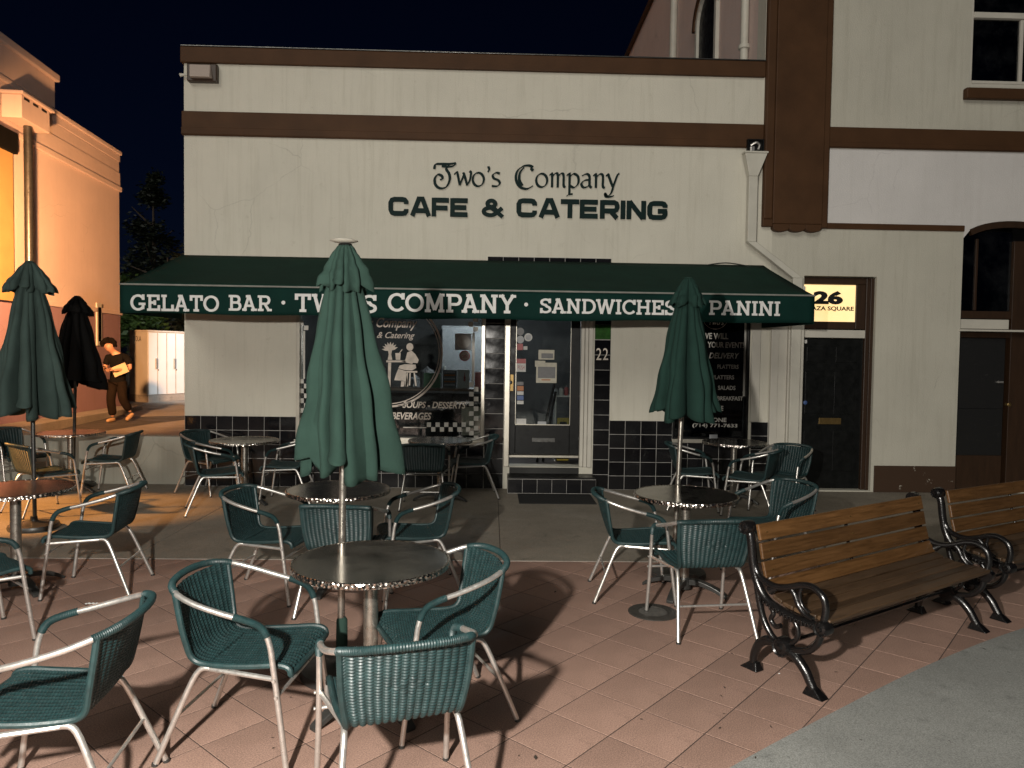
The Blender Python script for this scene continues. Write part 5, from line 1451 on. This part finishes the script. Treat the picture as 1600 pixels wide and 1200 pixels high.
p = hit_z(1062, 757, .745); p.y = min(p.y, 5.80); zt2 = hit_y(1080, 435, p.y).z; zb2 = hit_y(1075, 655, p.y).z
umbrella('closed dark green umbrella before the right end of the awning', (p.x, p.y, .001), zt2, zb2, .285, M_umb_dark, 34, M_polealu, False, 0.03, M_umb_dark, .15, 13, .03)
p = hit_z(53, 826, .0); zt3 = hit_y(48, 410, p.y).z; zb3 = hit_y(55, 650, p.y).z
umbrella('closed faded green umbrella near the left edge', (p.x, p.y, .0055), zt3, zb3, .385, M_umb_grey, 45, M_darksteel, False, -.01, None, .24, 14)
Y4 = LWY-.24; xx = hit_y(118, 668, Y4).x; zt4 = hit_y(127, 464, Y4).z; zb4 = hit_y(127, 606, Y4).z
umbrella('closed black umbrella before the pink building', (xx, Y4, .0055), zt4, zb4, .39, M_umb_black, 52, M_darksteel, False, .03, None, .21, 12, .015)

# ================================================================ benches
def make_bench(L=1.80):
    t = thing('park_bench', 'bench', 'bench', (0,0,0))
    # local x along the bench, y = depth (front is -y), z up
    pr = lambda d, z: (-d, z)
    for s in (0, 1):
        X = s*L
        e = win_part('iron_end', t)
        def pth(pts, r, nm, flat=1.0, n=6, closed=False):
            P = smoothpath([(X, -d, z) for d, z in pts], n, closed)
            rr_ = r if not isinstance(r, list) else [r[0]+(r[1]-r[0])*k/(len(P)-1) for k in range(len(P))]
            MB().tube(P, rr_, 10, closed=closed).build(nm, M_castiron, e, True)
        pth([(-.255,.80), (-.232,.74), (-.215,.62), (-.185,.51), (-.12,.425), (-.02,.388), (.10,.372), (.225,.372)], [.026,.024], 'side_rail')
        pth([(-.205,.60), (-.175,.545), (-.11,.515), (-.04,.512), (.03,.532), (.10,.56), (.165,.568), (.225,.535), (.245,.475), (.235,.41), (.225,.375)], .019, 'arm_rest')
        pth([(.03,.532), (.06,.50), (.085,.45), (.125,.412), (.175,.400)], .016, 'arm_scroll')
        pth([(.10,.548), (.09,.50), (.11,.45), (.15,.425)], .011, 'arm_scroll')
        pth([(-.04,.512), (-.075,.492), (-.095,.478)], [.014,.026], 'arm_curl')
        pth([(-.185,.50), (-.165,.40), (-.13,.30), (-.07,.225), (.0,.198)], .019, 'under_brace')
        pth([(.225,.360), (.205,.285), (.15,.225), (.07,.200), (.0,.198)], .019, 'under_brace')
        pth([(.05,.368), (.085,.32), (.08,.265), (.04,.225), (.0,.205)], .014, 'inner_scroll')
        pth([(-.10,.405), (-.07,.36), (-.085,.32), (-.055,.29), (-.02,.305)], .014, 'inner_scroll')
        pth([(-.02,.195), (-.09,.20), (-.150,.165), (-.185,.10), (-.195,.035)], [.030,.022], 'leg'); pth([(.02,.190), (.08,.165), (.135,.115), (.17,.06), (.19,.03)], [.030,.024], 'leg')
        for d in (-.205, .20):
            sg = 1 if d > 0 else -1
            MB().add([(X-.035,-d-.06,0),(X+.035,-d-.06,0),(X+.035,-d+.06,0),(X-.035,-d+.06,0),(X-.018,-d+sg*.022-.02,.05),(X+.018,-d+sg*.022-.02,.05),(X+.018,-d+sg*.022+.02,.05),(X-.018,-d+sg*.022+.02,.05)],
                     [(0,3,2,1),(4,5,6,7),(0,1,5,4),(1,2,6,5),(2,3,7,6),(3,0,4,7)]).build('foot', M_castiron, e, bevel=.006)
        for d, z, r in ((-.255,.80,.040), (.235,.372,.042), (0,.195,.055)):
            l = MB().lathe([(r,0), (r,.05), (r*.85,.062), (r*.7,.055), (r*.35,.06), (r*.2,.072), (.002,.072)], 22)
            sgn = -1 if s == 0 else 1
            l.v = [(X+sgn*(zz-.025), -d+x, z+y) for x, y, zz in l.v]
            ro = l.build('rosette', M_castiron, e, True)
            bm_ = MB()
            for k in range(12):
                a = k*PI/6; bm_.lathe([(.001,-.005),(.005,0),(.001,.005)], 6, (X+sgn*.040, -d+math.cos(a)*r*.82, z+math.sin(a)*r*.82))
            bm_.build('bead_ring', M_castiron, e, True)
        bd = MB()
        for k in range(16):
            u = k/15; d = -.14+.33*u; z = .425-.053*min(1, u*1.8)**.7
            hgt = .012 if k % 3 else .018
            bd.box(X+(-.032 if s == 0 else .022), X+(-.022 if s == 0 else .032), -d-.006, -d+.006, z-hgt, z+hgt*.6)
        bd.build('relief', M_castiron, e, bevel=.003)
    def slat(d0, z0, d1, z1, th, mt):
        c = Vector((0, -(d0+d1)/2, (z0+z1)/2)); v = Vector((0, -(d1-d0), z1-z0)); w = v.length/2; v.normalize(); nrm_ = Vector((0, -v.z, v.y))
        m = MB(); vs = []
        for x in (.012, L-.012):
            for a, b in ((-1,-1),(1,-1),(1,1),(-1,1)): vs.append(tuple(c+v*w*a+nrm_*th/2*b+Vector((x,0,0))))
        m.add(vs, [(0,1,2,3),(7,6,5,4),(0,4,5,1),(1,5,6,2),(2,6,7,3),(3,7,4,0)])
        return m.build('slat', mt, t, bevel=.006)
    back = [(-.232,.825,-.212,.735), (-.209,.722,-.193,.632), (-.190,.620,-.168,.533), (-.163,.523,-.122,.452)]
    for d0, z0, d1, z1 in back: slat(d0+.028, z0, d1+.03, z1, .022, M_wood)
    seat = [(-.085,.440,-.030,.418), (-.024,.416,.040,.406), (.046,.405,.110,.400), (.116,.400,.180,.403), (.186,.404,.262,.398)]
    for d0, z0, d1, z1 in seat: slat(d0, z0+.008, d1, z1+.008, .024, M_wooddark)
    for bx_ in (L*.5,):
        MB().tube(smoothpath([(bx_, .215, .80), (bx_, .19, .62), (bx_, .14, .47), (bx_, .05, .400), (bx_, -.2, .385)], 5), .010, 8).build('centre_strap', M_castiron, t, True)
    MB().tube([(0,.0,.21), (L,.0,.21)], .011, 8).build('tie_rod', M_castiron, t, True)
    bo = MB()
    for d0, z0, d1, z1 in back:
        for x in (.07, L*.5, L-.07): bo.lathe([(.001,-.004),(.006,0),(.001,.004)], 8, (x, -((d0+d1)/2+.042), (z0+z1)/2))
    bo.build('bolt_heads', M_brass, t, True)
    return t
def bench_frame(nf, nb, ff, fb):
    a = (hit_z(*nf, 0)+hit_z(*nb, 0))/2; b = (hit_z(*ff, 0)+hit_z(*fb, 0))/2
    return a, math.atan2(b.y-a.y, b.x-a.x), (b-a).length
a, ang, LB = bench_frame((1268,1088), (1181,1045), (1528,984), (1434,957))
b1 = make_bench(LB)
b1.location = (a.x, a.y, .001); b1.rotation_euler = (0, 0, ang)
tag(b1, 'near wooden slat bench with black cast iron ends beside the right umbrella table', 'bench', 'park benches on the paving')
b2 = copy_tree(b1)
q2 = (hit_z(1563, 968, 0)+hit_z(1472, 943, 0))/2
b2.location = (q2.x, q2.y, .001); b2.rotation_euler = (0, 0, ang-R(4))
tag(b2, 'second wooden slat bench cut off by the right edge', 'bench')

# ================================================================ small things on the ground
p = hit_z(1020, 957, 0)
mh = thing('drain_cover', 'round dark drain cover set in the paving', 'drain cover', (p.x, p.y, .0))
M_cover = mat('worn_cover_metal', (.05, .046, .04), .6, .3, var=.3, vs=20, bs=60, bst=.4)
MB().lathe([(.10,.001), (.17,.001), (.17,.006), (.162,.009), (.10,.009), (.10,.001)], 40, cap=False).build('rim', M_cover, mh, True)
MB().lathe([(.002,.0011), (.099,.0011), (.098,.0065), (.002,.0065)], 40).build('lid', mat('worn_lid', (.10,.095,.085), .7, .2, var=.3, vs=25, bs=60, bst=.4), mh, True)
rdl = random.Random(99)
lf = MB()
for k in range(70):
    px, py = rdl.uniform(250, 1590), rdl.uniform(885, 1195)
    p = hit_z(px, py, .0055); a = rdl.uniform(0, 6.28); s = rdl.uniform(.003, .012)*(1 if rdl.random() < .85 else 2)
    u = Vector((math.cos(a), math.sin(a), .25))*s; w = Vector((-math.sin(a), math.cos(a), .1))*s*rdl.uniform(.25,.6)
    p.z += .002
    lf.add([p-u, p+w, p+u, p-w], [(0,1,2,3)])
lf_o = lf.build('leaf_litter', mat('dry_leaf_crumbs', (.03, .022, .015), .9, var=.4, vs=30), None, fix=False); lf_o['kind'] = 'stuff'
for i, (px, py, s) in enumerate(((141, 944, .022), (1220, 1053, .009))):
    p = hit_z(px, py, .003); m = MB()
    for k in range(6 if i == 0 else 2):
        m.lathe([(s*.2,0),(s*.5,s*.15),(s*.25,s*.35)], 7, (p.x+(k-2)*s*.6, p.y+(k % 2)*s*.5, p.z))
    tag(m.build('paper_scrap' if i == 0 else 'cigarette_end', M_letter), ['crumpled white paper scrap on the paving at the left', 'tiny white scrap on the paving in front of the near bench'][i], 'litter')
